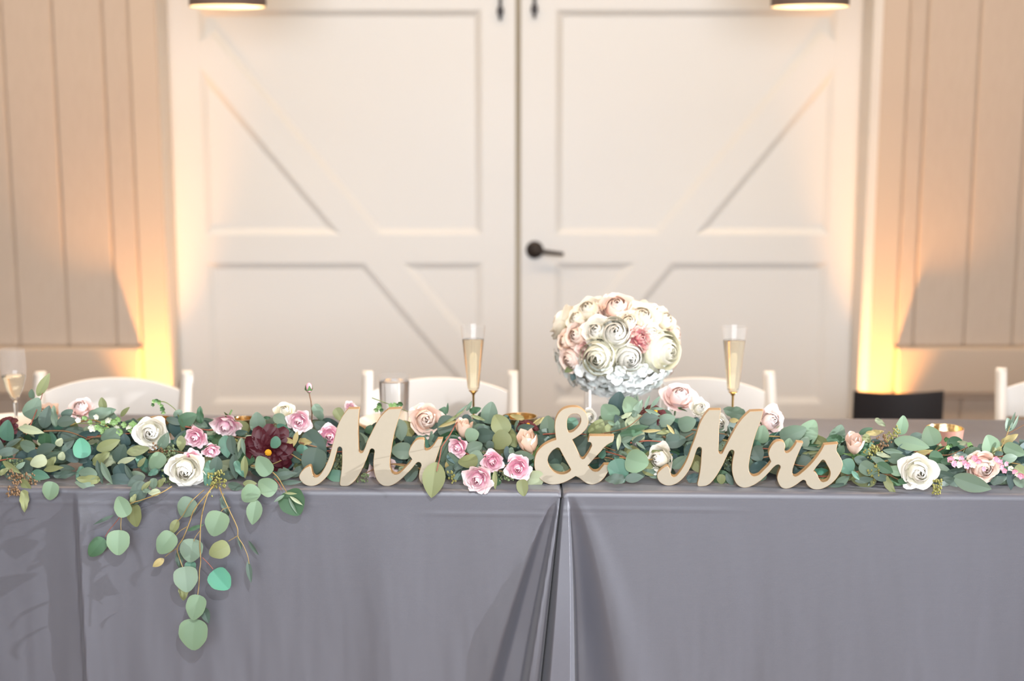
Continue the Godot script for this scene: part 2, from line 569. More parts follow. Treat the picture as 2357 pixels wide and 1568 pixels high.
# ================================================================ pendant lamps
func build_pendants() -> void:
	for k in 2:
		var z := -5.0
		var a := P([437, 1775][k], 16, z)
		var b := P([612, 1953][k], 16, z)
		var r := (b.x - a.x) / 2
		var o := thing("pendant_lamp", ["dark drum pendant lamp glowing underneath, above the left white door", "dark drum pendant lamp glowing underneath, above the right white door with the lever handle"][k], "pendant lamp", Vector3((a.x + b.x) / 2, a.y, z), "drum pendants above the doors")
		var m := MB.new()
		m.lathe([Vector2(r, 0), Vector2(r, 0.24), Vector2(r - 0.004, 0.243)], 48)
		obj("lamp_shade", m.mesh(), M.shade_out, o)
		m = MB.new()
		m.lathe([Vector2(0.0, 0.22), Vector2(r - 0.004, 0.22), Vector2(r - 0.004, 0.002), Vector2(r, 0)], 48)
		obj("shade_lining", m.mesh(), M.shade_in, o)
		m = MB.new()
		m.ball(Vector3(0, 0.11, 0), Vector3(0.03, 0.038, 0.03), 10)
		obj("bulb", m.mesh(), M.bulb, o)
		m = MB.new()
		m.tube([Vector3(0, 0.14, 0), Vector3(0, 0.24, 0), Vector3(0, 3.7 - a.y, 0)], 0.008, 0.008, 8)
		obj("rod", m.mesh(), M.dark_metal, o)
		var l := OmniLight3D.new()
		l.name = "bulb_light"
		l.light_color = rgb(255, 224, 180)
		l.light_energy = 0.1
		l.light_size = 0.03
		l.omni_range = 20.0
		l.omni_attenuation = 2.0
		l.shadow_enabled = true
		o.add_child(l)
		l.position = Vector3(0, 0.11, 0)

# ================================================================ uplights on the floor by the wall
func build_uplights() -> void:
	for k in 2:
		var x: float = [P(406, 700, -5.5).x, P(1982, 700, -5.5).x][k]
		var z := -5.405
		var o := thing("floor_uplight", ["small black uplight throwing amber light up the wall left of the doors", "small black uplight throwing amber light up the wall right of the doors"][k], "uplight", Vector3(x, 0, z), "amber uplights on the floor by the wall")
		var m := MB.new()
		m.lathe([Vector2(0, 0), Vector2(0.06, 0), Vector2(0.065, 0.005), Vector2(0.065, 0.13), Vector2(0.058, 0.135), Vector2(0.056, 0.12)], 32)
		obj("housing", m.mesh(), M.black, o)
		m = MB.new()
		m.lathe([Vector2(0.056, 0.12), Vector2(0.03, 0.124), Vector2(0, 0.125)], 24)
		obj("lens", m.mesh(), M.lens_amber, o)
		spot_light("uplight_beam", Vector3(x, 0.14, z), Vector3([-0.16, 0.16][k], 1.0, -0.03), 26.0, 1.0, rgb(255, 174, 90), 4.8, 0.02)

# ================================================================ chairs
func post_mesh(a: Vector3, b: Vector3, wd: float, dp: float) -> ArrayMesh:   # flat post with a rounded top
	var m := MB.new()
	var d := (b - a).normalized()
	var s := Vector3.RIGHT
	var n := s.cross(d).normalized()
	var ps := []
	for q in [[-1, -1], [1, -1], [1, 1], [-1, 1]]:
		ps.append(s * (q[0] * wd / 2) + n * (q[1] * dp / 2))
	var rows := []
	var len_ := a.distance_to(b)
	for k in 10:
		var t := float(k) / 9.0
		var along: float
		var sh := 1.0
		if k == 0:
			along = 0.0
		elif k == 1:
			along = len_ - dp / 2
		else:
			var ang := (k - 1) / 8.0 * PI / 2
			along = len_ - dp / 2 + sin(ang) * dp / 2
			sh = maxf(cos(ang), 0.02)
		var row := PackedVector3Array()
		for i in 5:
			var q: Vector3 = ps[i % 4]
			var qs := s * q.dot(s) * (1.0 if sh > 0.5 else lerpf(0.8, 1.0, sh * 2)) + n * q.dot(n) * sh
			row.append(a + d * along + qs)
		rows.append(row)
	m.grid(rows)
	return m.mesh()

func arch_mesh(wd: float, z0: float, y_end: float, y_mid: float, y_low: float, th: float, bow: float) -> ArrayMesh:
	var m := MB.new()
	var nf := 24
	var rows := [[], [], [], [], [], []]
	var out := []
	for j in 7:
		out.append(PackedVector3Array())
	for i in nf + 1:
		var t := float(i) / nf * 2 - 1
		var arch := 1.0 - pow(absf(t), 2.2)
		var yt := lerpf(y_end, y_mid, arch)
		var z := z0 - bow * (1 - t * t)
		var x := t * wd / 2
		var e := 0.004
		var pts := [Vector3(x, y_low, z + th / 2), Vector3(x, yt - e, z + th / 2), Vector3(x, yt, z + th / 2 - e), Vector3(x, yt, z - th / 2 + e), Vector3(x, yt - e, z - th / 2), Vector3(x, y_low, z - th / 2), Vector3(x, y_low, z + th / 2)]
		for j in 7:
			out[j].append(pts[j])
	m.grid(out)
	return m.mesh()

func build_chairs() -> void:
	var zc := -4.12
	var info := [
		[P(265, 880, zc).x, 2.0, "white wooden folding chair behind the garland nearest the left amber glow"],
		[P(1014, 880, zc).x, 0.0, "white wooden folding chair behind the water glass and left champagne flute"],
		[P(1602, 880, zc).x, 0.0, "white wooden folding chair between the round bouquet and black chair"],
		[P(2478, 880, zc).x, -14.0, "white wooden folding chair cut by the right edge, turned slightly sideways"]]
	var proto: Node3D
	for k in 4:
		var o: Node3D
		if k == 0:
			o = thing("folding_chair", info[0][2], "chair", Vector3.ZERO, "white folding chairs at the head table")
			proto = o
			var hw := 0.214
			for s in [-1.0, 1.0]:
				obj("post", post_mesh(Vector3(s * hw, 0.0, 0.40), Vector3(s * hw, 0.832, 0.0), 0.03, 0.042), M.chair_white, o)
				obj("leg", post_mesh(Vector3(s * (hw - 0.032), 0.0, -0.02), Vector3(s * (hw - 0.032), 0.455, 0.30), 0.025, 0.035), M.chair_white, o)
			obj("top_rail", arch_mesh(hw * 2 - 0.03, 0.02, 0.775, 0.812, 0.69, 0.018, 0.02), M.chair_white, o)
			obj("back_slat", arch_mesh(hw * 2 - 0.03, 0.125, 0.585, 0.59, 0.54, 0.018, 0.02), M.chair_white, o)
			obj("seat", boxmesh(Vector3(0, 0.455, 0.22), Vector3(0.36, 0.03, 0.36), 0.01), M.chair_white, o)
			obj("seat_pad", boxmesh(Vector3(0, 0.48, 0.22), Vector3(0.34, 0.03, 0.34), 0.014), M.chair_pad, o)
			obj("stretcher", boxmesh(Vector3(0, 0.16, 0.325), Vector3(0.42, 0.025, 0.02), 0.004), M.chair_white, o)
			obj("stretcher", boxmesh(Vector3(0, 0.12, 0.065), Vector3(0.36, 0.025, 0.02), 0.004), M.chair_white, o)
		else:
			o = proto.duplicate()
			o.name = numbered("folding_chair")
			add_child(o)
			o.set_meta("label", info[k][2])
		o.position = Vector3(info[k][0], 0, zc)
		o.rotation_degrees.y = info[k][1]
	# the low black chair in front of the right uplight
	var z := -5.0
	var a := P(1958, 893, z)
	var b := P(2162, 893, z)
	var c := thing("black_chair", "low black chair back with a dipped top, in front of the right amber glow", "chair", Vector3((a.x + b.x) / 2, 0, z))
	var m := MB.new()
	var wd := b.x - a.x
	var rows := []
	for j in 7:
		rows.append(PackedVector3Array())
	for i in 21:
		var t := i / 10.0 - 1.0
		var x := t * wd / 2
		var yt := a.y - 0.02 * (1.0 - pow(absf(t), 2.0))
		var zz := 0.05 * t * t
		var pts := [Vector3(x, a.y - 0.24, zz + 0.008), Vector3(x, yt - 0.004, zz + 0.008), Vector3(x, yt, zz + 0.003), Vector3(x, yt, zz - 0.003), Vector3(x, yt - 0.004, zz - 0.008), Vector3(x, a.y - 0.24, zz - 0.008), Vector3(x, a.y - 0.24, zz + 0.008)]
		for j in 7:
			rows[j].append(pts[j])
	m.grid(rows)
	obj("backrest", m.mesh(), M.black, c)
	obj("seat", boxmesh(Vector3(0, 0.33, 0.17), Vector3(wd, 0.03, 0.32), 0.012), M.black, c)
	for sx in [-1.0, 1.0]:
		for sz in [0.03, 0.3]:
			m = MB.new()
			m.tube([Vector3(sx * (wd / 2 - 0.03), 0.32, sz), Vector3(sx * (wd / 2 - 0.01), 0.0, sz + (0.02 if sz > 0.1 else -0.03))], 0.011, 0.011, 8)
			obj("leg", m.mesh(), M.dark_metal, c)
		m = MB.new()
		m.tube([Vector3(sx * (wd / 2 - 0.03), 0.32, 0.02), Vector3(sx * (wd / 2 - 0.02), a.y - 0.2, 0.045)], 0.01, 0.01, 8)
		obj("back_post", m.mesh(), M.dark_metal, c)

# ================================================================ tablecloths
var wave := FastNoiseLite.new()

func seam_x(y: float) -> float:
	return lerpf(0.1135, 0.068, clampf((TABLE - y) / 0.46, 0, 1.7))

func drape(x: float, y: float, right: bool) -> float:   # how far the hanging cloth stands off its flat plane
	var t := clampf((TABLE - y) / TABLE, 0.0, 1.0)
	var dn := smoothstep(0.0, 0.12, t)
	var d := 0.004 * wave.get_noise_2d(x * 30.0, y * 8.0) * dn + 0.016 * t * wave.get_noise_2d(x * 38.0 + 40.0, y * 6.0)
	var w := pow(clampf(t / 0.6, 0.0, 1.4), 0.75) + 0.12
	var q := (x - seam_x(y)) * 1023.0 / w
	var amp := 0.027 * smoothstep(0.0, 0.5, t) + 0.006 * dn
	if right:
		d += amp * (smoothstep(0.0, 16.0, q) * (1.0 - 0.25 * q / 60.0) * (1.0 - smoothstep(58.0, 76.0, q)) * 1.1 - 1.1 * smoothstep(58.0, 80.0, q) * (1.0 - smoothstep(88.0, 165.0, q)) + 0.18 * exp(-pow((q - 190.0) / 40.0, 2.0)))
	else:
		d += amp * (0.8 * smoothstep(0.0, 10.0, -q) * (1.0 - smoothstep(30.0, 40.0, -q)) - 0.8 * smoothstep(30.0, 44.0, -q) * (1.0 - smoothstep(75.0, 112.0, -q)) + 0.12 * exp(-pow((q + 118.0) / 26.0, 2.0)))
		# the folded-over edge left of the hanging leaves
		var xe := -0.99
		var k := x - xe
		d += dn * (0.010 * exp(-maxf(k, 0.0) / 0.10) * smoothstep(-0.007, 0.0, k) - 0.003 * (1.0 - smoothstep(-0.007, 0.0, k)))
		d += dn * 0.010 * exp(-pow((x + 0.28) / 0.05, 2.0)) * t
	d -= 0.008 * exp(-absf(q) * w / 3.0)
	# ironing creases
	for cr in [[0.713, -1.3, -0.55], [0.694, -0.14, 0.09], [0.708, 0.13, 0.42]]:
		var on: float = smoothstep(cr[1] - 0.1, cr[1], x) * (1.0 - smoothstep(cr[2], cr[2] + 0.15, x))
		d += 0.0007 * on * exp(-pow((y - cr[0]) / 0.004, 2.0))
	return d

func cloth_mesh(right: bool) -> ArrayMesh:
	var prof := []   # (kind, value): path from the back hem over the top to the front hem
	for k in 6:
		prof.append(Vector3(lerpf(0.52, 0.742, k / 5.0), -0.775, 0))
	prof.append(Vector3(0.748, -0.770, 0))
	for k in 24:
		prof.append(Vector3(TABLE, lerpf(-0.762, -0.016, k / 23.0), 1))
	for k in range(1, 7):
		var a := k / 6.0 * PI / 2
		prof.append(Vector3(TABLE - 0.014 * (1 - cos(a)), -0.014 + 0.014 * sin(a), 2))
	for k in 180:
		prof.append(Vector3(lerpf(0.734, 0.006, k / 179.0), 0.0, 3))
	var nx := 460
	var rows := []
	for p in prof:
		var row := PackedVector3Array()
		var sx := seam_x(p.x if p.z == 3 else TABLE)
		for i in nx + 1:
			var g := float(i) / nx
			var x: float
			if right:
				x = sx + (2.3 - sx) * (0.35 * g + 0.65 * g * g)
			else:
				g = 1.0 - g
				x = sx - (2.3 + sx) * (0.55 * g + 0.45 * g * g)
			var y: float = p.x
			var z: float = zf(x) + p.y
			if p.z == 1:
				y += 0.0015 * wave.get_noise_2d(x * 90.0, p.y * 200.0) - 0.006 * exp(-absf(x - sx) / 0.006)
			elif p.z == 2:
				y -= 0.006 * exp(-absf(x - sx) / 0.006)
				z += drape(x, minf(y, 0.73), right) * smoothstep(-0.016, 0.0, p.y) * 0.3
			elif p.z == 3:
				z += drape(x, y, right)
			if i == (0 if right else nx):   # the edge turns in at the seam
				z -= 0.05 if p.z >= 2 else 0.0
				y -= 0.03 if p.z == 1 else 0.0
			row.append(Vector3(x, y, z))
		rows.append(row)
	rows.reverse()
	var m := MB.new()
	m.grid(rows)
	return m.mesh()

func build_cloths() -> void:
	wave.seed = 5
	wave.frequency = 0.05
	tag(obj("tablecloth", cloth_mesh(false), M.cloth, self), "grey-lilac tablecloth under the hanging eucalyptus, left of the draped seam", "tablecloth", "grey tablecloths of the head table")
	tag(obj("tablecloth", cloth_mesh(true), M.cloth, self), "grey-lilac tablecloth below the word Mrs, right of the draped seam", "tablecloth", "grey tablecloths of the head table")

# ================================================================ glasses, candles, plates
func flute(at: Vector3, label: String, hh: float) -> void:
	# tapering bowl on a thin gold stem
	var o := thing("champagne_flute", label, "glass", at, "tall gold-stemmed champagne flutes")
	var y0 := hh - 0.168
	var m := MB.new()
	m.lathe([Vector2(0.0, y0), Vector2(0.012, y0 + 0.001), Vector2(0.0155, y0 + 0.006), Vector2(0.0325, hh)], 36)
	obj("bowl", m.mesh(), M.glass, o)
	m = MB.new()
	var yl := hh - 0.035
	var r0 := 0.0145
	var rl := lerpf(0.0155, 0.0325, (yl - y0 - 0.006) / 0.162) - 0.001
	m.lathe([Vector2(0, y0 + 0.003), Vector2(0.012, y0 + 0.0035), Vector2(r0, y0 + 0.008), Vector2(rl, yl), Vector2(0, yl)], 36)
	obj("champagne", m.mesh(), M.wine, o)
	m = MB.new()
	m.lathe([Vector2(0.0, 0.0), Vector2(0.033, 0.0), Vector2(0.033, 0.002), Vector2(0.012, 0.006), Vector2(0.004, 0.012), Vector2(0.0028, 0.03), Vector2(0.0028, y0 - 0.012), Vector2(0.006, y0 - 0.006), Vector2(0.012, y0), Vector2(0.0, y0)], 24)
	obj("stem", m.mesh(), M.gold, o)

func votive(u: float, v_rim: float, z: float, r: float, hgt: float, label: String, rosy: bool) -> void:
	var p := P(u, v_rim, z)
	var o := thing("votive_holder", label, "candle holder", Vector3(p.x, TABLE, z), "votive candle holders on the table")
	var m := MB.new()
	m.lathe([Vector2(0, 0), Vector2(r * 0.82, 0), Vector2(r * 0.86, 0.003), Vector2(r, hgt)], 40)
	obj("cup", m.mesh(), M.rose_glass if rosy else M.mercury, o)
	m = MB.new()
	m.lathe([Vector2(r, hgt), Vector2(r - 0.003, hgt), Vector2(r * 0.84, 0.006), Vector2(0, 0.005)], 40)
	obj("lining", m.mesh(), M.mercury, o)
	m = MB.new()
	m.lathe([Vector2(r * 0.5, 0.006), Vector2(r * 0.5, hgt * 0.42), Vector2(0, hgt * 0.42)], 24)
	obj("candle", m.mesh(), M.wax, o)
	m = MB.new()
	m.tube([Vector3(0, hgt * 0.42, 0), Vector3(0.001, hgt * 0.42 + 0.008, 0)], 0.0008, 0.0006, 5)
	obj("wick", m.mesh(), M.black, o)

func build_tableware() -> void:
	for k in 2:
		var z: float = [-3.56, -3.55][k]
		var p := P([1089, 1691][k], [750, 752][k], z)
		flute(Vector3(p.x, TABLE, z), ["tall champagne flute with gold stem, left of the round bouquet", "tall champagne flute with gold stem, right of the round bouquet above the word Mrs"][k], p.y - TABLE)
	# rounded flute at the left edge
	var z := -3.58
	var p := P(28, 803, z)
	var hh := p.y - TABLE
	var o := thing("wine_flute", "rounded clear flute half full of champagne at the left edge", "glass", Vector3(p.x, TABLE, z))
	var y0 := hh - 0.135
	var m := MB.new()
	var bowl := [Vector2(0.004, y0), Vector2(0.012, y0 + 0.008), Vector2(0.022, y0 + 0.03), Vector2(0.030, y0 + 0.06), Vector2(0.0325, y0 + 0.085), Vector2(0.0315, y0 + 0.11), Vector2(0.0295, hh)]
	m.lathe(bowl, 36)
	obj("bowl", m.mesh(), M.glass, o)
	m = MB.new()
	m.lathe([Vector2(0, y0 + 0.005), Vector2(0.0105, y0 + 0.010), Vector2(0.0212, y0 + 0.031), Vector2(0.0292, y0 + 0.06), Vector2(0.0305, y0 + 0.066), Vector2(0, y0 + 0.066)], 36)
	obj("champagne", m.mesh(), M.wine, o)
	m = MB.new()
	m.lathe([Vector2(0.0, 0.0), Vector2(0.032, 0.0), Vector2(0.032, 0.002), Vector2(0.010, 0.006), Vector2(0.004, 0.014), Vector2(0.0036, y0 * 0.6), Vector2(0.006, y0 - 0.012), Vector2(0.006, y0 - 0.004), Vector2(0.004, y0), Vector2(0, y0 + 0.004)], 24)
	obj("stem", m.mesh(), M.crystal, o)
	# water tumbler
	z = -3.62
	p = P(907, 864, z)
	hh = p.y - TABLE
	o = thing("water_glass", "short clear tumbler of water behind the word Mr", "glass", Vector3(p.x, TABLE, z))
	m = MB.new()
	m.lathe([Vector2(0, 0), Vector2(0.033, 0.0), Vector2(0.035, 0.004), Vector2(0.041, hh)], 40)
	obj("tumbler", m.mesh(), M.glass, o)
	m = MB.new()
	m.lathe([Vector2(0, 0.006), Vector2(0.032, 0.006), Vector2(0.034, 0.010), Vector2(0.039, hh - 0.016), Vector2(0, hh - 0.016)], 40)
	obj("water", m.mesh(), M.water, o)
	# place settings: gold charger, white plate
	for k in 2:
		var u: float = [30, 905][k]
		var q := on_table(u, 985)
		o = thing("charger_plate", ["gold-rimmed charger plate beside the rounded flute at the left edge", "gold charger plate beside the water glass, behind the word Mr"][k], "charger plate", Vector3(q.x, TABLE, -3.72), "gold charger plates at the place settings")
		m = MB.new()
		m.lathe([Vector2(0, 0), Vector2(0.10, 0.0), Vector2(0.122, 0.008), Vector2(0.124, 0.012), Vector2(0.120, 0.0125), Vector2(0.098, 0.006), Vector2(0, 0.006)], 56)
		obj("rim", m.mesh(), M.gold, o)
		var pl := thing("dinner_plate", ["white dinner plate on the charger at the left edge", "white dinner plate on the charger behind the word Mr"][k], "plate", Vector3(q.x, TABLE + 0.0065, -3.72), "white dinner plates on the chargers")
		m = MB.new()
		m.lathe([Vector2(0, 0), Vector2(0.062, 0), Vector2(0.093, 0.014), Vector2(0.094, 0.017), Vector2(0.09, 0.017), Vector2(0.06, 0.004), Vector2(0, 0.004)], 56)
		obj("dish", m.mesh(), M.china, pl)
	votive(2176, 972, -3.46, 0.046, 0.062, "rose-gold mercury glass votive behind the garland near the right edge", true)
	votive(1196, 958, -3.42, 0.044, 0.10, "gold mercury glass votive behind the garland, left of the ampersand", false)
	votive(366, 960, -3.42, 0.03, 0.095, "gold mercury glass votive peeking out beside the left white rose", false)
	votive(560, 962, -3.42, 0.028, 0.095, "gold mercury glass votive glinting behind the burgundy dahlia", false)

# ================================================================ letter signs
func smooth_outline(raw: PackedFloat32Array, o: Vector2, k: float) -> PackedVector2Array:   # x, y pairs; a negative y marks a sharp corner
	var pts := []
	for i in range(0, raw.size(), 2):
		pts.append(Vector3(raw[i], absf(raw[i + 1]), 1.0 if raw[i + 1] < 0 else 0.0))
	var out := PackedVector2Array()
	var n := pts.size()
	for i in n:
		var p1: Vector3 = pts[i]
		var p2: Vector3 = pts[(i + 1) % n]
		var p0: Vector3 = pts[(i - 1 + n) % n] if p1.z == 0.0 else p1 * 2.0 - p2
		var p3: Vector3 = pts[(i + 2) % n] if p2.z == 0.0 else p2 * 2.0 - p1
		var a := Vector2(p1.x, p1.y)
		var b := Vector2(p2.x, p2.y)
		var l := a.distance_to(b)
		var steps := clampi(int(l / 14.0), 1, 8)
		for s in steps:
			var t := float(s) / steps
			out.append(o + a.cubic_interpolate(b, Vector2(p0.x, p0.y), Vector2(p3.x, p3.y), t) * k)
	return out

func place_outline(px: PackedVector2Array, at: Vector3, n: Vector3) -> PackedVector2Array:   # photo points met with the sign's own upright plane
	var ax := Vector3.UP.cross(n).normalized()
	var out := PackedVector2Array()
	for q in px:
		var d := P(q.x, q.y, -1.0) - EYE
		var t := (at - EYE).dot(n) / d.dot(n)
		var w := EYE + d * t - at
		out.append(Vector2(w.dot(ax), w.y))
	return out

func inset(p: PackedVector2Array, d: float) -> PackedVector2Array:
	var out := PackedVector2Array()
	var n := p.size()
	for i in n:
		var t := (p[(i + 1) % n] - p[(i - 1 + n) % n]).normalized()
		out.append(p[i] + Vector2(-t.y, t.x) * d)
	return out

func sign_board(label: String, outer: PackedFloat32Array, holes: Array, o: Vector2, u0: float, v0: float, yaw: float, z0: float) -> void:
	var at := P(u0, v0, z0)
	at.y = TABLE
	var n := Vector3(sin(yaw), 0, cos(yaw))
	var rings := []
	rings.append(place_outline(smooth_outline(outer, o, 0.125), at, n))
	for h in holes:
		rings.append(place_outline(smooth_outline(h, o, 0.125), at, n))
	for i in rings.size():   # outer counter-clockwise, holes clockwise
		var cw := Geometry2D.is_polygon_clockwise(rings[i])
		if (i == 0) == cw:
			rings[i].reverse()
	var low := 1e9
	for q in rings[0]:
		low = minf(low, q.y)
	for i in rings.size():
		for j in rings[i].size():
			rings[i][j].y -= low - 0.0005
	var deep := 0.0215
	var b := 0.0009
	var s := thing("word_sign", label, "sign", at, "free-standing painted wooden words")
	s.rotation.y = yaw
	var edge := MB.new()
	var face := MB.new()
	var faces := []
	for r in rings:
		var ins := inset(r, b)
		faces.append(ins)
		var rows := [PackedVector3Array(), PackedVector3Array()]
		var bev := [PackedVector3Array(), PackedVector3Array()]
		for j in r.size() + 1:
			var q: Vector2 = r[j % r.size()]
			var w: Vector2 = ins[j % r.size()]
			rows[0].append(Vector3(q.x, q.y, -deep))
			rows[1].append(Vector3(q.x, q.y, -b))
			bev[0].append(Vector3(q.x, q.y, -b))
			bev[1].append(Vector3(w.x, w.y, 0))
		edge.grid(rows)
		edge.grid(bev)
	# one ring with its holes bridged, cut into triangles
	var ring: PackedVector2Array = faces[0]
	for i in range(1, faces.size()):
		var h: PackedVector2Array = faces[i]
		var best := 1e9
		var ai := 0
		var bi := 0
		for x in ring.size():
			for y in h.size():
				var dd := ring[x].distance_squared_to(h[y])
				if dd < best:
					best = dd; ai = x; bi = y
		var joined := PackedVector2Array()
		var across := (h[bi] - ring[ai]).normalized().orthogonal() * 0.00002
		for x in ai + 1:
			joined.append(ring[x])
		for y in h.size():
			joined.append(h[(bi + y) % h.size()])
		joined.append(h[bi] + across)
		joined.append(ring[ai] + across)
		for x in range(ai + 1, ring.size()):
			joined.append(ring[x])
		ring = joined
	var idx := Geometry2D.triangulate_polygon(ring)
	if idx.is_empty():
		print("sign not triangulated: ", label)
	var back := MB.new()
	for q in ring:
		face.v.append(Vector3(q.x, q.y, 0)); face.c.append(Color.WHITE)
		back.v.append(Vector3(q.x, q.y, -deep)); back.c.append(Color.WHITE)
	for k in range(0, idx.size(), 3):
		var a := ring[idx[k]]
		var tr := [idx[k], idx[k + 1], idx[k + 2]]
		if (ring[tr[1]] - a).cross(ring[tr[2]] - a) > 0.0:
			tr = [tr[0], tr[2], tr[1]]
		face.ix.append_array(PackedInt32Array(tr))
		back.ix.append_array(PackedInt32Array([tr[0], tr[2], tr[1]]))
	obj("front_face", face.mesh(), M.sign_face, s)
	obj("cut_edge", edge.mesh(), M.sign_edge_lit, s)
	obj("back_face", back.mesh(), M.sign_face, s)

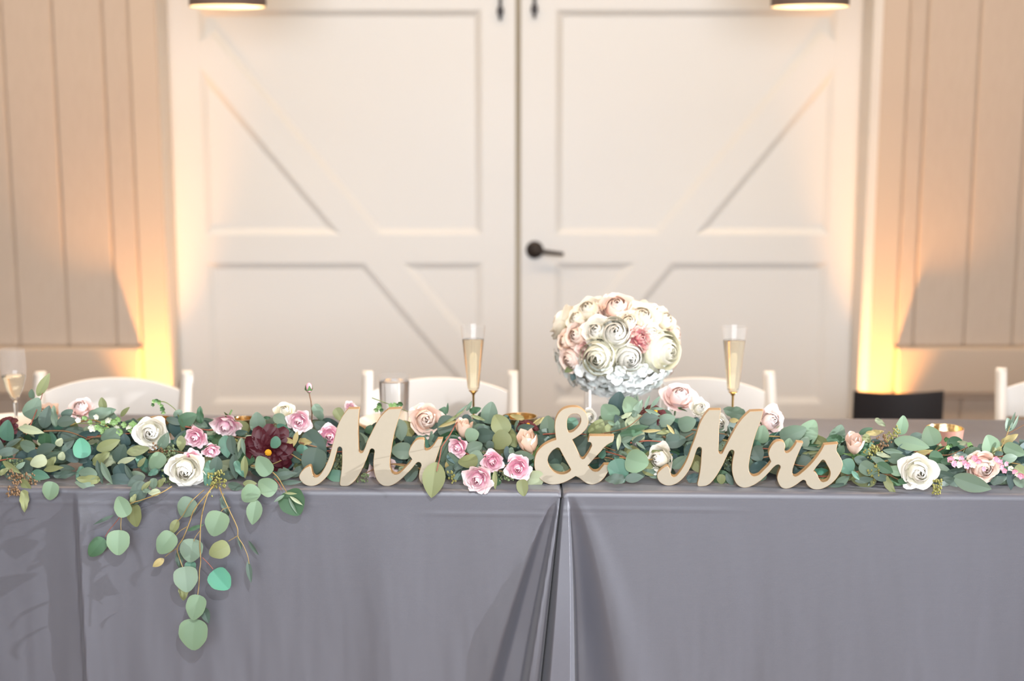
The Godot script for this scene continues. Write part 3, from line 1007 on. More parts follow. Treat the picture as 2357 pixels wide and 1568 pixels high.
func build_signs() -> void:
	var mr := PackedFloat32Array([205, -1158, 130, 1200, 60, 1275, 28, 1345, 40, 1400, 90, 1465, 160, 1510, 230, 1525, 300, 1520, 380, 1490, 470, 1420, 550, 1335, 610, 1235, 655, 1120, 690, 1000, 715, 910, 735, 840, 755, 808, 785, 803, 810, 825, 818, 860, 818, 950, 818, 1080, 810, 1200, 795, 1330, 780, 1440, 778, 1490, 795, 1520, 830, 1527, 910, 1525, 960, 1508, 1020, 1460, 1090, 1380, 1150, 1290, 1200, 1190, 1250, 1080, 1300, 950, 1330, 870, 1350, 842, 1380, 838, 1405, 855, 1413, 890, 1405, 960, 1395, 1060, 1397, 1180, 1415, 1290, 1445, 1380, 1495, 1460, 1570, 1515, 1640, 1527, 1710, 1520, 1800, 1480, 1900, 1405, 2000, 1310, 2100, 1205, 2160, 1130, 2200, 1092, 2235, 1087, 2265, 1105, 2275, 1140, 2265, 1180, 2245, 1240, 2235, 1300, 2235, 1370, 2255, 1430, 2285, 1475, 2340, 1512, 2410, 1522, 2490, 1490, 2570, 1420, 2620, 1340, 2590, 1310, 2530, 1322, 2490, 1290, 2488, 1225, 2505, 1160, 2530, 1085, 2565, 985, 2615, 830, 2655, 720, 2675, -655, 2580, -658, 2545, 710, 2490, 790, 2430, 845, 2370, 865, 2340, 840, 2335, 770, 2338, 700, 2322, 668, 2280, 660, 2220, 665, 2170, 690, 2110, 760, 2065, 840, 2045, 910, 2055, 965, 2085, 1005, 2102, -1030, 2070, 1085, 2000, 1165, 1930, 1240, 1870, 1290, 1820, 1307, 1770, 1300, 1730, 1260, 1705, 1200, 1698, 1110, 1705, 1000, 1720, 900, 1745, 740, 1780, 560, 1825, 400, 1870, 260, 1920, -95, 1675, -108, 1610, 160, 1530, 245, 1460, 350, 1390, 480, 1330, 600, 1280, 700, 1250, 790, 1215, 870, 1195, 905, 1165, 915, 1135, 900, 1125, 860, 1120, 700, 1115, 500, 1120, 300, 1135, -100, 930, -103, 880, 160, 800, 280, 735, 420, 700, 550, 665, 680, 630, 810, 600, 930, 560, 1050, 510, 1160, 460, 1250, 400, 1330, 350, 1362, 310, 1355, 280, 1320, 262, 1260, 248, 1195, 235, 1165])
	sign_board("gold-beige painted wooden word Mr, left end of the three signs", mr, [], Vector2(685, 930), 870, 1120.5, 0.0, -3.134)
	var amp := PackedFloat32Array([770, 58, 670, 65, 570, 100, 500, 160, 455, 230, 425, 320, 415, 440, 425, 560, 440, -660, 330, 700, 220, 760, 140, 830, 85, 900, 52, 990, 38, 1090, 45, 1190, 85, 1300, 150, 1390, 230, 1450, 330, 1485, 440, 1485, 540, 1465, 640, 1425, 740, 1370, 800, -1335, 870, 1370, 940, 1425, 1010, 1470, 1085, 1488, 1160, 1478, 1240, 1440, 1320, 1370, 1380, 1280, 1440, 1180, 1462, -1122, 1325, -1122, 1280, 1175, 1230, 1230, 1175, 1248, 1120, 1235, 1070, 1190, 1030, -1135, 1150, 1000, 1260, 880, 1330, 800, 1400, 745, 1475, -708, 1495, 680, 1510, -590, 1055, -590, 1025, -705, 1060, 708, 1085, 725, 1095, 760, 1085, 800, 1040, 890, 990, 965, 955, 1008, 920, 1018, 890, 985, 850, 900, 800, 790, 735, -665, 830, 605, 910, 550, 985, 470, 1025, 390, 1035, 310, 1020, 240, 985, 165, 920, 105, 850, 68])
	var hole1 := PackedFloat32Array([770, 185, 720, 195, 675, 230, 645, 300, 640, 400, 650, 480, 670, 520, 700, 528, 760, 505, 830, 440, 880, 370, 898, 300, 880, 230, 835, 192])
	var hole2 := PackedFloat32Array([460, 812, 500, 825, 530, 880, 600, 1010, 690, 1170, 710, 1210, 690, 1245, 620, 1285, 540, 1297, 450, 1280, 370, 1225, 310, 1140, 285, 1050, 300, 970, 350, 890, 410, 840])
	sign_board("gold-beige painted wooden ampersand standing over the tablecloth seam", amp, [hole1, hole2], Vector2(1225, 930), 1320, 1116, 0.0, -3.148)
	var mrs := PackedFloat32Array([240, -1110, 190, 1135, 120, 1190, 75, 1240, 58, 1300, 75, 1360, 120, 1420, 200, 1465, 280, 1475, 360, 1460, 450, 1415, 540, 1335, 620, 1230, 680, 1120, 730, 990, 765, 880, 795, 800, 820, 770, 850, 766, 875, 785, 880, 830, 872, 940, 865, 1060, 850, 1200, 825, 1340, 803, 1430, 805, 1470, 830, 1490, 900, 1488, 970, 1475, 1040, 1430, 1120, 1340, 1190, 1235, 1260, 1110, 1330, 960, 1380, 860, 1410, 825, 1445, 818, 1475, 840, 1475, 890, 1455, 980, 1440, 1100, 1440, 1210, 1460, 1310, 1500, 1410, 1560, 1480, 1630, 1510, 1700, 1512, 1780, 1490, 1880, 1440, 2000, 1350, 2110, 1240, 2200, 1140, 2260, 1095, 2295, 1090, 2325, 1110, 2330, 1145, 2305, 1200, 2280, 1270, 2270, 1340, 2290, 1420, 2340, 1500, 2400, 1530, 2460, 1530, 2540, 1505, 2640, 1445, 2720, 1385, 2760, 1372, 2795, 1390, 2810, 1440, 2850, 1490, 2920, 1535, 3000, 1547, 3090, 1535, 3200, 1485, 3300, 1410, 3380, 1320, 3440, 1220, 3475, 1110, 3475, 1050, 3455, 990, 3415, 920, 3375, 860, 3365, 810, 3380, 730, 3398, -700, 3140, -724, 3070, 850, 3000, 950, 2910, 1060, 2810, 1160, 2730, 1230, 2660, 1285, 2610, 1305, 2570, 1290, 2552, 1250, 2555, 1180, 2585, 1080, 2630, 960, 2680, 840, 2730, 730, 2752, -685, 2630, -672, 2600, 730, 2550, 800, 2500, 850, 2450, 872, 2415, 855, 2405, 815, 2420, 750, 2405, 690, 2370, 662, 2320, 652, 2260, 660, 2200, 700, 2150, 770, 2115, 850, 2112, 910, 2130, 970, 2160, -1025, 2110, 1100, 2020, 1190, 1960, 1250, 1920, 1280, 1850, 1300, 1800, 1285, 1765, 1240, 1748, 1180, 1748, 1100, 1765, 980, 1790, 850, 1830, 690, 1880, 520, 1930, 380, 1980, 250, 2016, -95, 1770, -105, 1690, 175, 1610, 260, 1530, 370, 1460, 490, 1390, 620, 1320, 760, 1280, 840, 1260, 880, 1225, 888, 1195, 865, 1190, 820, 1195, 700, 1200, 500, 1210, 300, 1235, -78, 1015, -78, 940, 165, 870, 280, 820, 400, 780, 530, 730, 670, 680, 800, 640, 920, 590, 1040, 540, 1130, 480, 1220, 420, 1290, 370, 1312, 325, 1295, 305, 1240, 295, 1185, 275, 1135])
	var hole3 := PackedFloat32Array([3110, 1002, 3145, 1015, 3180, 1080, 3225, 1160, 3250, 1230, 3240, 1310, 3200, 1375, 3140, 1405, 3090, 1400, 3050, 1360, 3025, 1310, 3010, 1270, 2980, 1235, 2940, -1205, 2990, 1135, 3050, 1060, 3080, 1020])
	sign_board("gold-beige painted wooden word Mrs, right end of the three signs", mrs, [hole3], Vector2(1505, 935), 1700, 1123.5, -deg_to_rad(5.6), -3.122)

# ================================================================ blooms
func petal_mb(span: float, rad: float, top: float, curl: float, ruffle: float, point: float, inner: Color, sd: float, deep := 0.62, shut := 0.1) -> MB:
	# one petal round the bloom's axis (+Z, towards the viewer), at turn 0; unit bloom radius
	var m := MB.new()
	var rows := []
	var cols := []
	var nu := 8
	var nv := 7
	for j in nv + 1:
		var t := float(j) / nv
		var row := PackedVector3Array()
		var col := PackedColorArray()
		for i in nu + 1:
			var u := float(i) / nu * 2 - 1
			var edge := 1.0 - 0.24 * pow(absf(u), 2.6) + point * maxf(0.0, 1.0 - absf(u) * 3.0)
			var tv := t * edge
			var a := u * span * (0.3 + 0.7 * sin(minf(tv, 1.0) * PI / 2))
			var cl := lerpf(0.72, 0.5, smoothstep(shut, 0.75 + shut, rad))
			var r := 0.03 + (rad - 0.03) * pow(sin(minf(tv, 1.0) * PI * cl), 0.75)
			var z := -deep + (top + deep) * pow(tv, 1.15)
			var k := clampf((tv - 0.68) / 0.32, 0.0, 1.3)
			r += curl * k * k * (1.0 + 0.25 * sin(u * 4.0 + sd))
			z -= curl * 0.75 * k * k * (0.6 + 0.6 * absf(u))
			r += ruffle * sin(u * 5.0 + sd * 3.0) * k
			z += ruffle * cos(u * 6.0 + sd * 5.0) * k
			r += 0.05 * u * (1.0 - rad)
			row.append(Vector3(r * cos(a), r * sin(a), z))
			col.append(inner.lerp(Color.WHITE, smoothstep(0.25, 0.95, tv)))
		rows.append(row)
		cols.append(col)
	m.grid(rows, cols)
	return m

func shell_mb(span: float, rad: float, tip: float, high: float, point: float, inner: Color, sd: float) -> MB:
	# a petal wrapped close round the heart of the bloom: a patch of a ball, its rim near the pole
	var m := MB.new()
	var rows := []
	var cols := []
	for j in 7:
		var t := j / 6.0
		var row := PackedVector3Array()
		var col := PackedColorArray()
		for i in 9:
			var u := i / 4.0 - 1.0
			var edge := 1.0 - 0.2 * pow(absf(u), 2.4) + point * maxf(0.0, 1.0 - absf(u) * 2.5)
			var tv := t * edge
			var ph := lerpf(2.1, tip, tv)
			var a := u * span * (0.55 + 0.45 * tv)
			var r := rad * (1.0 + 0.13 * pow(smoothstep(0.6, 1.0, tv), 2.0) + 0.07 * u + 0.03 * sin(u * 4.0 + sd) * tv)
			var tone := inner
			row.append(Vector3(r * sin(ph) * cos(a), r * sin(ph) * sin(a), high * cos(ph) - 0.12 - 0.05 * pow(smoothstep(0.75, 1.0, tv), 2.0) + 0.02 * sin(u * 5.0 + sd * 2.0) * tv))
			col.append(tone.lerp(Color.WHITE, smoothstep(0.45, 1.0, tv)))
		rows.append(row)
		cols.append(col)
	m.grid(rows, cols)
	return m

var blooms := {}

func bloom_proto(kind: String, seed_: int) -> Array:   # array of [name, mesh, basis]
	var key := kind + str(seed_)
	if blooms.has(key):
		return blooms[key]
	var r := RandomNumberGenerator.new()
	r.seed = 100 + seed_ * 7 + kind.hash() % 1000
	var out := []
	var n := 24
	var inner := Color(0.93, 0.91, 0.80)  # warmer petal bases, with shade between overlapping petals put into the colour
	var rmax := 0.94
	var ruf := 0.035
	var pt := 0.05
	var open := 1.0
	if kind == "spray":
		n = 18; inner = Color(0.97, 0.64, 0.79); ruf = 0.075; pt = 0.03; rmax = 0.9
	elif kind == "blush":
		n = 22; inner = Color(0.93, 0.82, 0.74); ruf = 0.04
	elif kind == "garden":
		n = 32; inner = Color(0.93, 0.80, 0.76); ruf = 0.03; pt = 0.0
	elif kind == "bud":
		n = 11; inner = Color(0.99, 0.92, 0.84); ruf = 0.03; rmax = 0.62; open = 0.2
	elif kind == "ranunculus":
		n = 26; inner = Color(0.97, 0.97, 0.87); ruf = 0.012; pt = 0.0; rmax = 0.9; open = 0.6
	for i in n:
		var t := float(i) / (n - 1)
		var rad := lerpf(0.12, rmax, pow(t, 0.75))
		var top := lerpf(0.50, -0.10, pow(t, 1.7)) if kind != "bud" else lerpf(0.75, 0.62, t)
		if kind == "ranunculus":
			top = lerpf(0.52, -0.05, t * t)
		if kind == "spray":
			top = lerpf(0.30, -0.05, pow(t, 1.5))
		var span := lerpf(1.5, 0.78, pow(t, 0.5))
		if kind == "garden":
			span = lerpf(1.2, 0.6, t)
		var curl := (0.02 + 0.17 * t * t) * open
		var wrap: float = {"white": 0.55, "blush": 0.6, "garden": 0.5, "spray": 0.3, "ranunculus": 1.1, "bud": -1.0}[kind]
		if t < wrap:
			var q := t / wrap
			var sr := lerpf(0.16, {"white": 0.58, "blush": 0.62, "garden": 0.62, "spray": 0.36, "ranunculus": 0.98}[kind], pow(q, 0.7))
			var tip := lerpf(0.2, 0.8 if kind != "ranunculus" else 1.15, pow(q, 0.8)) + r.randf_range(-0.06, 0.06)
			out.append(["petal", shell_mb(lerpf(1.5, 0.95, q), sr, tip, (0.86 if kind == "ranunculus" else 0.62) + r.randf_range(-0.02, 0.02), pt, inner, r.randf() * 6.0).mesh(), Basis(Vector3.BACK, i * 2.39996 + r.randf_range(-0.15, 0.15))])
			continue
		var mb := petal_mb(span, rad, top + r.randf_range(-0.04, 0.04), curl, ruf * (0.4 + t), pt * t, inner, r.randf() * 6.0, 0.62, 0.6 if kind == "ranunculus" else 0.15)
		out.append(["petal", mb.mesh(), Basis(Vector3.BACK, i * 2.39996 + r.randf_range(-0.15, 0.15)) * Basis(Vector3.UP, r.randf_range(-0.06, 0.06) * t)])
	var core := MB.new()
	core.ball(Vector3(0, 0, -0.35), Vector3(0.16, 0.16, 0.5), 8)
	for k in core.c.size():
		core.c[k] = inner
	out.append(["heart", core.mesh(), Basis()])
	blooms[key] = out
	return out

var calyx_mesh: ArrayMesh

func calyx() -> ArrayMesh:
	if calyx_mesh:
		return calyx_mesh
	var m := MB.new()
	m.ball(Vector3(0, 0, -0.85), Vector3(0.17, 0.17, 0.16), 8)
	for k in 5:
		var a := TAU * k / 5 + 0.3
		var d := Vector3(cos(a), sin(a), 0)
		var s := Vector3(-sin(a), cos(a), 0)
		var rows := []
		for j in 5:
			var t := j / 4.0
			var p := Vector3(0, 0, -0.85) + d * (0.12 + 0.62 * t) + Vector3(0, 0, 0.28 * t)
			var w := 0.14 * (1.0 - t) + 0.012
			rows.append(PackedVector3Array([p - s * w, p + Vector3(0, 0, -0.02), p + s * w]))
		m.grid(rows)
	m.tube([Vector3(0, 0, -0.9), Vector3(0.02, 0.03, -1.25), Vector3(0.0, 0.0, -1.6)], 0.06, 0.05, 6)
	calyx_mesh = m.mesh()
	return calyx_mesh

func facing(dir: Vector3, roll: float) -> Basis:
	var z := dir.normalized()
	var x := Vector3.UP.cross(z).normalized() if absf(z.y) < 0.98 else Vector3.RIGHT
	return Basis(x, z.cross(x), z) * Basis(Vector3.BACK, roll)

func bloom(called: String, label: String, category: String, group: String, kind: String, seed_: int, colour: String, at: Vector3, dir: Vector3, r: float, leafy := true) -> Node3D:
	var o := thing(called, label, category, at, group)
	o.basis = facing(dir, rng.randf() * TAU).scaled(Vector3.ONE * r)
	for p in bloom_proto(kind, seed_):
		obj(p[0], p[1], M["petal_" + colour], o, Transform3D(p[2], Vector3.ZERO))
	if leafy:
		obj("calyx", calyx(), M.bud_green, o)
	return o

# ================================================================ bouquet on its glass vase
func build_bouquet() -> void:
	var z := -3.6
	var ctr := P(1418, 788, z)
	var s := absf(depth_of(1418, 788, z)) / FPX
	var rx := 142.0 * s
	var ry := 112.0 * s
	# vase
	var va := P(1352, 930, z)
	var vb := P(1527, 930, z)
	var vw := vb.x - va.x
	var vx := (va.x + vb.x) / 2
	var vt := P(1418, 880, z).y - TABLE
	var vase := thing("glass_vase", "clear square glass vase holding up the round bouquet", "vase", Vector3(vx, TABLE, z))
	var t := 0.005
	for q in [[Vector3(-vw / 2, vt / 2, 0), Vector3(t, vt, vw)], [Vector3(vw / 2, vt / 2, 0), Vector3(t, vt, vw)], [Vector3(0, vt / 2, -vw / 2), Vector3(vw - t, vt, t)], [Vector3(0, vt / 2, vw / 2), Vector3(vw - t, vt, t)]]:
		obj("pane", boxmesh(q[0], q[1], 0.0008), M.glass, vase)
	for qx in [-1.0, 1.0]:
		for qz in [-1.0, 1.0]:
			obj("corner_bar", boxmesh(Vector3(qx * vw / 2, vt / 2, qz * vw / 2), Vector3(0.007, vt, 0.007), 0.002), M.china, vase)
	obj("vase_base", boxmesh(Vector3(0, 0.004, 0), Vector3(vw - t, 0.008, vw - t), 0.001), M.crystal, vase)
	var b := thing("bouquet", "round bouquet of cream and blush roses over pale blue-white hydrangea", "bouquet", Vector3(ctr.x, TABLE, z))
	var off := Vector3(ctr.x, TABLE, z)
	var st := MB.new()
	for k in 16:
		var a := k * 2.4
		var rr := 0.006 * sqrt(k + 0.5)
		st.tube([ctr - off + Vector3(cos(a) * rr, -0.06, sin(a) * rr), Vector3(cos(a) * rr + vx - ctr.x, 0.16, sin(a) * rr), Vector3(cos(a) * rr * 2.2 + vx - ctr.x, 0.012, sin(a) * rr * 2.2)], 0.0035, 0.0035, 6)
	var stm := obj("stems", st.mesh(), M.bud_green, b)
	stm.set_meta("kind", "stuff")
	var core := MB.new()
	core.ball(ctr - off, Vector3(rx, ry, rx) * 0.84, 14)
	obj("foam_ball", core.mesh(), M.wax_white, b)
	# roses: photo place, radius in photo points, kind, colour
	var list := [[1348, 702, 33, "white", "cream"], [1412, 694, 37, "garden", "blush"], [1472, 714, 34, "white", "cream"], [1527, 726, 30, "white", "cream"], [1406, 745, 31, "ranunculus", "white"], [1465, 757, 26, "spray", "rosy"], [1363, 742, 29, "white", "white"], [1369, 801, 37, "ranunculus", "ivory"], [1438, 802, 30, "ranunculus", "white"], [1519, 790, 41, "ranunculus", "ivory"], [1319, 756, 27, "blush", "blush"], [1309, 815, 31, "garden", "blush"], [1294, 775, 22, "blush", "peach"], [1322, 722, 26, "white", "cream"], [1553, 762, 26, "blush", "blush"], [1560, 808, 20, "white", "cream"], [1494, 752, 24, "white", "white"], [1440, 722, 24, "white", "cream"], [1335, 786, 20, "spray", "blush"]]
	for k in 9:   # the far side
		var a := PI * (k + 0.5) / 9.0
		list.append([1418 - 130 * cos(a), 740 + 45 * (k % 3), 36, "white", ["cream", "white", "blush"][k % 3], -sin(a)])
	var sd := 0
	for q in list:
		sd += 1
		var dx: float = (q[0] - 1418.0) * s
		var dy: float = -(q[1] - 788.0) * s
		var k := 1.0 - pow(dx / rx, 2.0) - pow(dy / ry, 2.0)
		var dz := rx * sqrt(maxf(k, 0.02))
		if q.size() > 5:
			dz = -rx * maxf(-q[5], 0.2) * 0.9
		var nn := Vector3(dx / rx, dy / ry, dz / rx).normalized()
		var rr: float = q[2] * s * 1.28
		var o := Node3D.new()
		o.name = "rose"
		b.add_child(o, true)
		o.transform = Transform3D(facing((nn + Vector3(0, 0.1, 0.25 * signf(dz))).normalized(), sd * 1.3).scaled(Vector3.ONE * rr), ctr - off + Vector3(dx, dy, dz) * 0.96)
		for p in bloom_proto(q[3], sd % 3):
			obj(p[0], p[1], M["petal_" + q[4]], o, Transform3D(p[2], Vector3.ZERO))
	# hydrangea florets round the lower part
	var fl := MB.new()
	for k in 4:
		var a := TAU * k / 4
		var d := Vector3(cos(a), sin(a), 0)
		var w := Vector3(-sin(a), cos(a), 0)
		var rows := []
		var cols := []
		for j in 5:
			var tt := j / 4.0
			var p := d * (0.1 + 0.95 * tt) + Vector3(0, 0, 0.28 * sin(tt * 2.4))
			var ww := 0.6 * sin(PI * (0.12 + 0.78 * tt))
			rows.append(PackedVector3Array([p - w * ww + Vector3(0, 0, 0.1), p, p + w * ww + Vector3(0, 0, 0.1)]))
			var cc := Color(0.92, 0.96, 0.94).lerp(Color.WHITE, tt)
			cols.append(PackedColorArray([cc, cc, cc]))
		fl.grid(rows, cols)
	fl.ball(Vector3(0, 0, 0.08), Vector3(0.14, 0.14, 0.1), 5)
	var flm := fl.mesh()
	var n := 520
	for k in n:
		var yy := 1.0 - 2.0 * (k + 0.5) / n
		var a := k * 2.39996
		if yy > -0.22:
			continue
		var rr := sqrt(1 - yy * yy)
		var nn := Vector3(rr * cos(a), yy, rr * sin(a))
		var jit := Vector3(rng.randf_range(-1, 1), rng.randf_range(-1, 1), rng.randf_range(-1, 1)) * 0.35
		obj("floret", flm, M.floret, b, Transform3D(facing((nn + jit).normalized(), rng.randf() * 3.0).scaled(Vector3.ONE * rng.randf_range(0.0135, 0.0175)), ctr - off + Vector3(nn.x * rx, nn.y * ry * 1.1, nn.z * rx) * rng.randf_range(0.93, 1.03)))
	for q in [[1322, 862, 30, 20, -110.0, "b"], [1310, 850, 26, 16, -140.0, "o"]]:
		leaf(b, q[0], q[1], q[2], q[3], q[4], q[5], z + 0.09, "grey_leaf")

# ================================================================ leaves
var leaf_mb := {}
var leaf_mesh := {}

func leaf_shape(kind: String) -> MB:
	if leaf_mb.has(kind):
		return leaf_mb[kind]
	var m := MB.new()
	var rows := []
	var cols := []
	var nj := 12
	for j in nj + 1:
		var t := 0.5 - 0.5 * cos(PI * j / nj)
		var w: float
		match kind:
			"round": w = 0.5 * pow(sin(PI * pow(minf(t, 0.995), 0.70)), 0.52) * (1.0 + 0.03 * sin(t * 13.0))
			"oval": w = 0.5 * pow(sin(PI * pow(t, 0.8)), 0.75)
			"wavy": w = 0.5 * pow(sin(PI * pow(t, 0.7)), 0.65) * (0.93 + 0.09 * sin(t * 17.0))
			_: w = 0.5 * pow(sin(PI * pow(t, 0.85)), 0.9)
		if j == 0:
			w = 0.012
		if j == nj:
			w = 0.02 if kind != "round" else 0.07
		var row := PackedVector3Array()
		var col := PackedColorArray()
		for q in [-1.0, -0.55, -0.07, 0.0, 0.07, 0.55, 1.0]:
			var x: float = q * w
			var z := 0.04 * absf(q) * w * 2.0 - 0.15 * (t - 0.5) * (t - 0.5) * 2.0
			if kind == "wavy":
				z += 0.05 * sin(t * 11.0 + q * 1.5) * absf(q)
			row.append(Vector3(x, t, z))
			var k := 1.0
			if absf(q) < 0.02:
				k = 1.3
			elif absf(q) < 0.1:
				k = 1.02
			var edge := Color(1.0, 0.98, 0.92) if absf(q) > 0.9 else Color(1, 1, 1)
			col.append(Color(k, k, k) * edge)
		rows.append(row)
		cols.append(col)
	m.grid(rows, cols)
	leaf_mb[kind] = m
	leaf_mesh[kind] = m.mesh()
	return m

func leaf_kind(l: float, w: float, i: int) -> String:
	var k := w / l
	if k < 0.34:
		return "lance"
	if k < 0.66:
		return "oval" if i % 3 else "wavy"
	return "round"

var leaf_count := 0

func leaf_transform(u: float, v: float, l: float, w: float, ang: float, z: float, tw: float, tx: float) -> Transform3D:
	var s := depth_of(u, v, z) / FPX
	var c := P(u, v, z)
	var a := deg_to_rad(ang)
	var y := Vector3(cos(a), sin(a), 0)
	var x := Vector3(sin(a), -cos(a), 0)
	var n := Vector3.BACK
	var b := Basis(Vector3.RIGHT, deg_to_rad(-8.0)) * Basis(x, y, n) * Basis(Vector3.UP, tw) * Basis(Vector3.RIGHT, tx)
	var ll := l * s / maxf(cos(tx), 0.5)
	var ww := w * s / maxf(cos(tw), 0.5)
	var bs := Basis(b.x * ww, b.y * ll, b.z * (ll + ww) / 2)
	return Transform3D(bs, c - bs.y * 0.5)

func leaf(parent: Node3D, u: float, v: float, l: float, w: float, ang: float, tone: String, z: float, called := "leaf", tw := 99.0, tx := 99.0) -> void:
	leaf_count += 1
	var kind := leaf_kind(l, w, leaf_count)
	leaf_shape(kind)
	if tw > 90.0:
		tw = rng.randf_range(-0.35, 0.35)
	if tx > 90.0:
		tx = rng.randf_range(-0.3, 0.3)
	var t := leaf_transform(u, v, l, w, ang, z, tw, tx)
	obj(called, leaf_mesh[kind], M["leaf_" + tone], parent, parent.transform.affine_inverse() * t)

func seed_cluster(m: MB, c: Vector3, d: Vector3, length: float, wd: float, n: int, r: float) -> void:
	var side := d.cross(Vector3.BACK).normalized()
	for k in n:
		var t := rng.randf()
		var p := c + d * (t - 0.5) * length + side * rng.randf_range(-0.5, 0.5) * wd + Vector3(0, 0, rng.randf_range(-0.5, 0.7) * wd * 0.7)
		m.ball(p, Vector3(r, r * 1.25, r) * rng.randf_range(0.7, 1.15), 4)
		if k % 3 == 0:
			m.tube([c + d * (t - 0.5) * length * 0.8, p], 0.0008, 0.0006, 4)

# garland surface: how deep the front of the foliage lies at a photo point
func on_sign(u: float) -> bool:
	return (u > 690 and u < 1030) or (u > 1225 and u < 1415) or (u > 1510 and u < 1945)

func zg(u: float, v: float) -> float:
	var x := (u - 1178.5) / 1020.0
	var back := clampf((1118.0 - v) / 175.0, 0.0, 1.05) * 0.15
	return zf(x) - (0.062 if on_sign(u) else 0.028) - back

func top_line(u: float) -> float:
	var ks := [[-60, 975], [0, 972], [60, 962], [110, 950], [170, 960], [240, 955], [300, 968], [400, 962], [460, 955], [520, 960], [600, 965], [700, 962], [780, 955], [870, 975], [960, 970], [1050, 960], [1130, 950], [1200, 975], [1270, 975], [1340, 980], [1400, 948], [1480, 940], [1560, 962], [1640, 965], [1720, 960], [1780, 985], [1830, 985], [1900, 1000], [1990, 1010], [2080, 1000], [2150, 1018], [2240, 1030], [2330, 1015], [2420, 1010]]
	for k in ks.size() - 1:
		if u <= ks[k + 1][0]:
			return lerpf(ks[k][1], ks[k + 1][1], (u - ks[k][0]) / float(ks[k + 1][0] - ks[k][0]))
	return 1010.0

var g: Node3D

func G(u: float, v: float, l: float, w: float, ang: float, tone: String, lift := 0.0) -> void:
	var z := zg(u, v) + 0.006 + lift + rng.randf() * 0.006
	if v > 1128.0:
		z = maxf(z, zf((u - 1178.5) / 1020.0) + 0.012)
	leaf(g, u, v, l, w, ang, tone, z)

func stem_px(parent: Node3D, pts: Array, dz: float, r0: float, r1: float, m: String) -> void:
	var ps := []
	var cv := Curve3D.new()
	for i in pts.size():
		var u: float = pts[i][0]
		var v: float = pts[i][1]
		var p := P(u, v, zg(u, v) + dz)
		if v > 1128.0:
			p = P(u, v, zf((u - 1178.5) / 1020.0) + dz)
		ps.append(p)
	var sm := []
	for i in ps.size() - 1:
		var a: Vector3 = ps[maxi(i - 1, 0)]
		var b: Vector3 = ps[mini(i + 2, ps.size() - 1)]
		for k in 5:
			sm.append((ps[i] as Vector3).cubic_interpolate(ps[i + 1], a, b, k / 5.0))
	sm.append(ps[-1])
	var mb := MB.new()
	mb.tube(sm, r0, r1, 6)
	obj("stem", mb.mesh(), M[m], parent, parent.transform.affine_inverse())

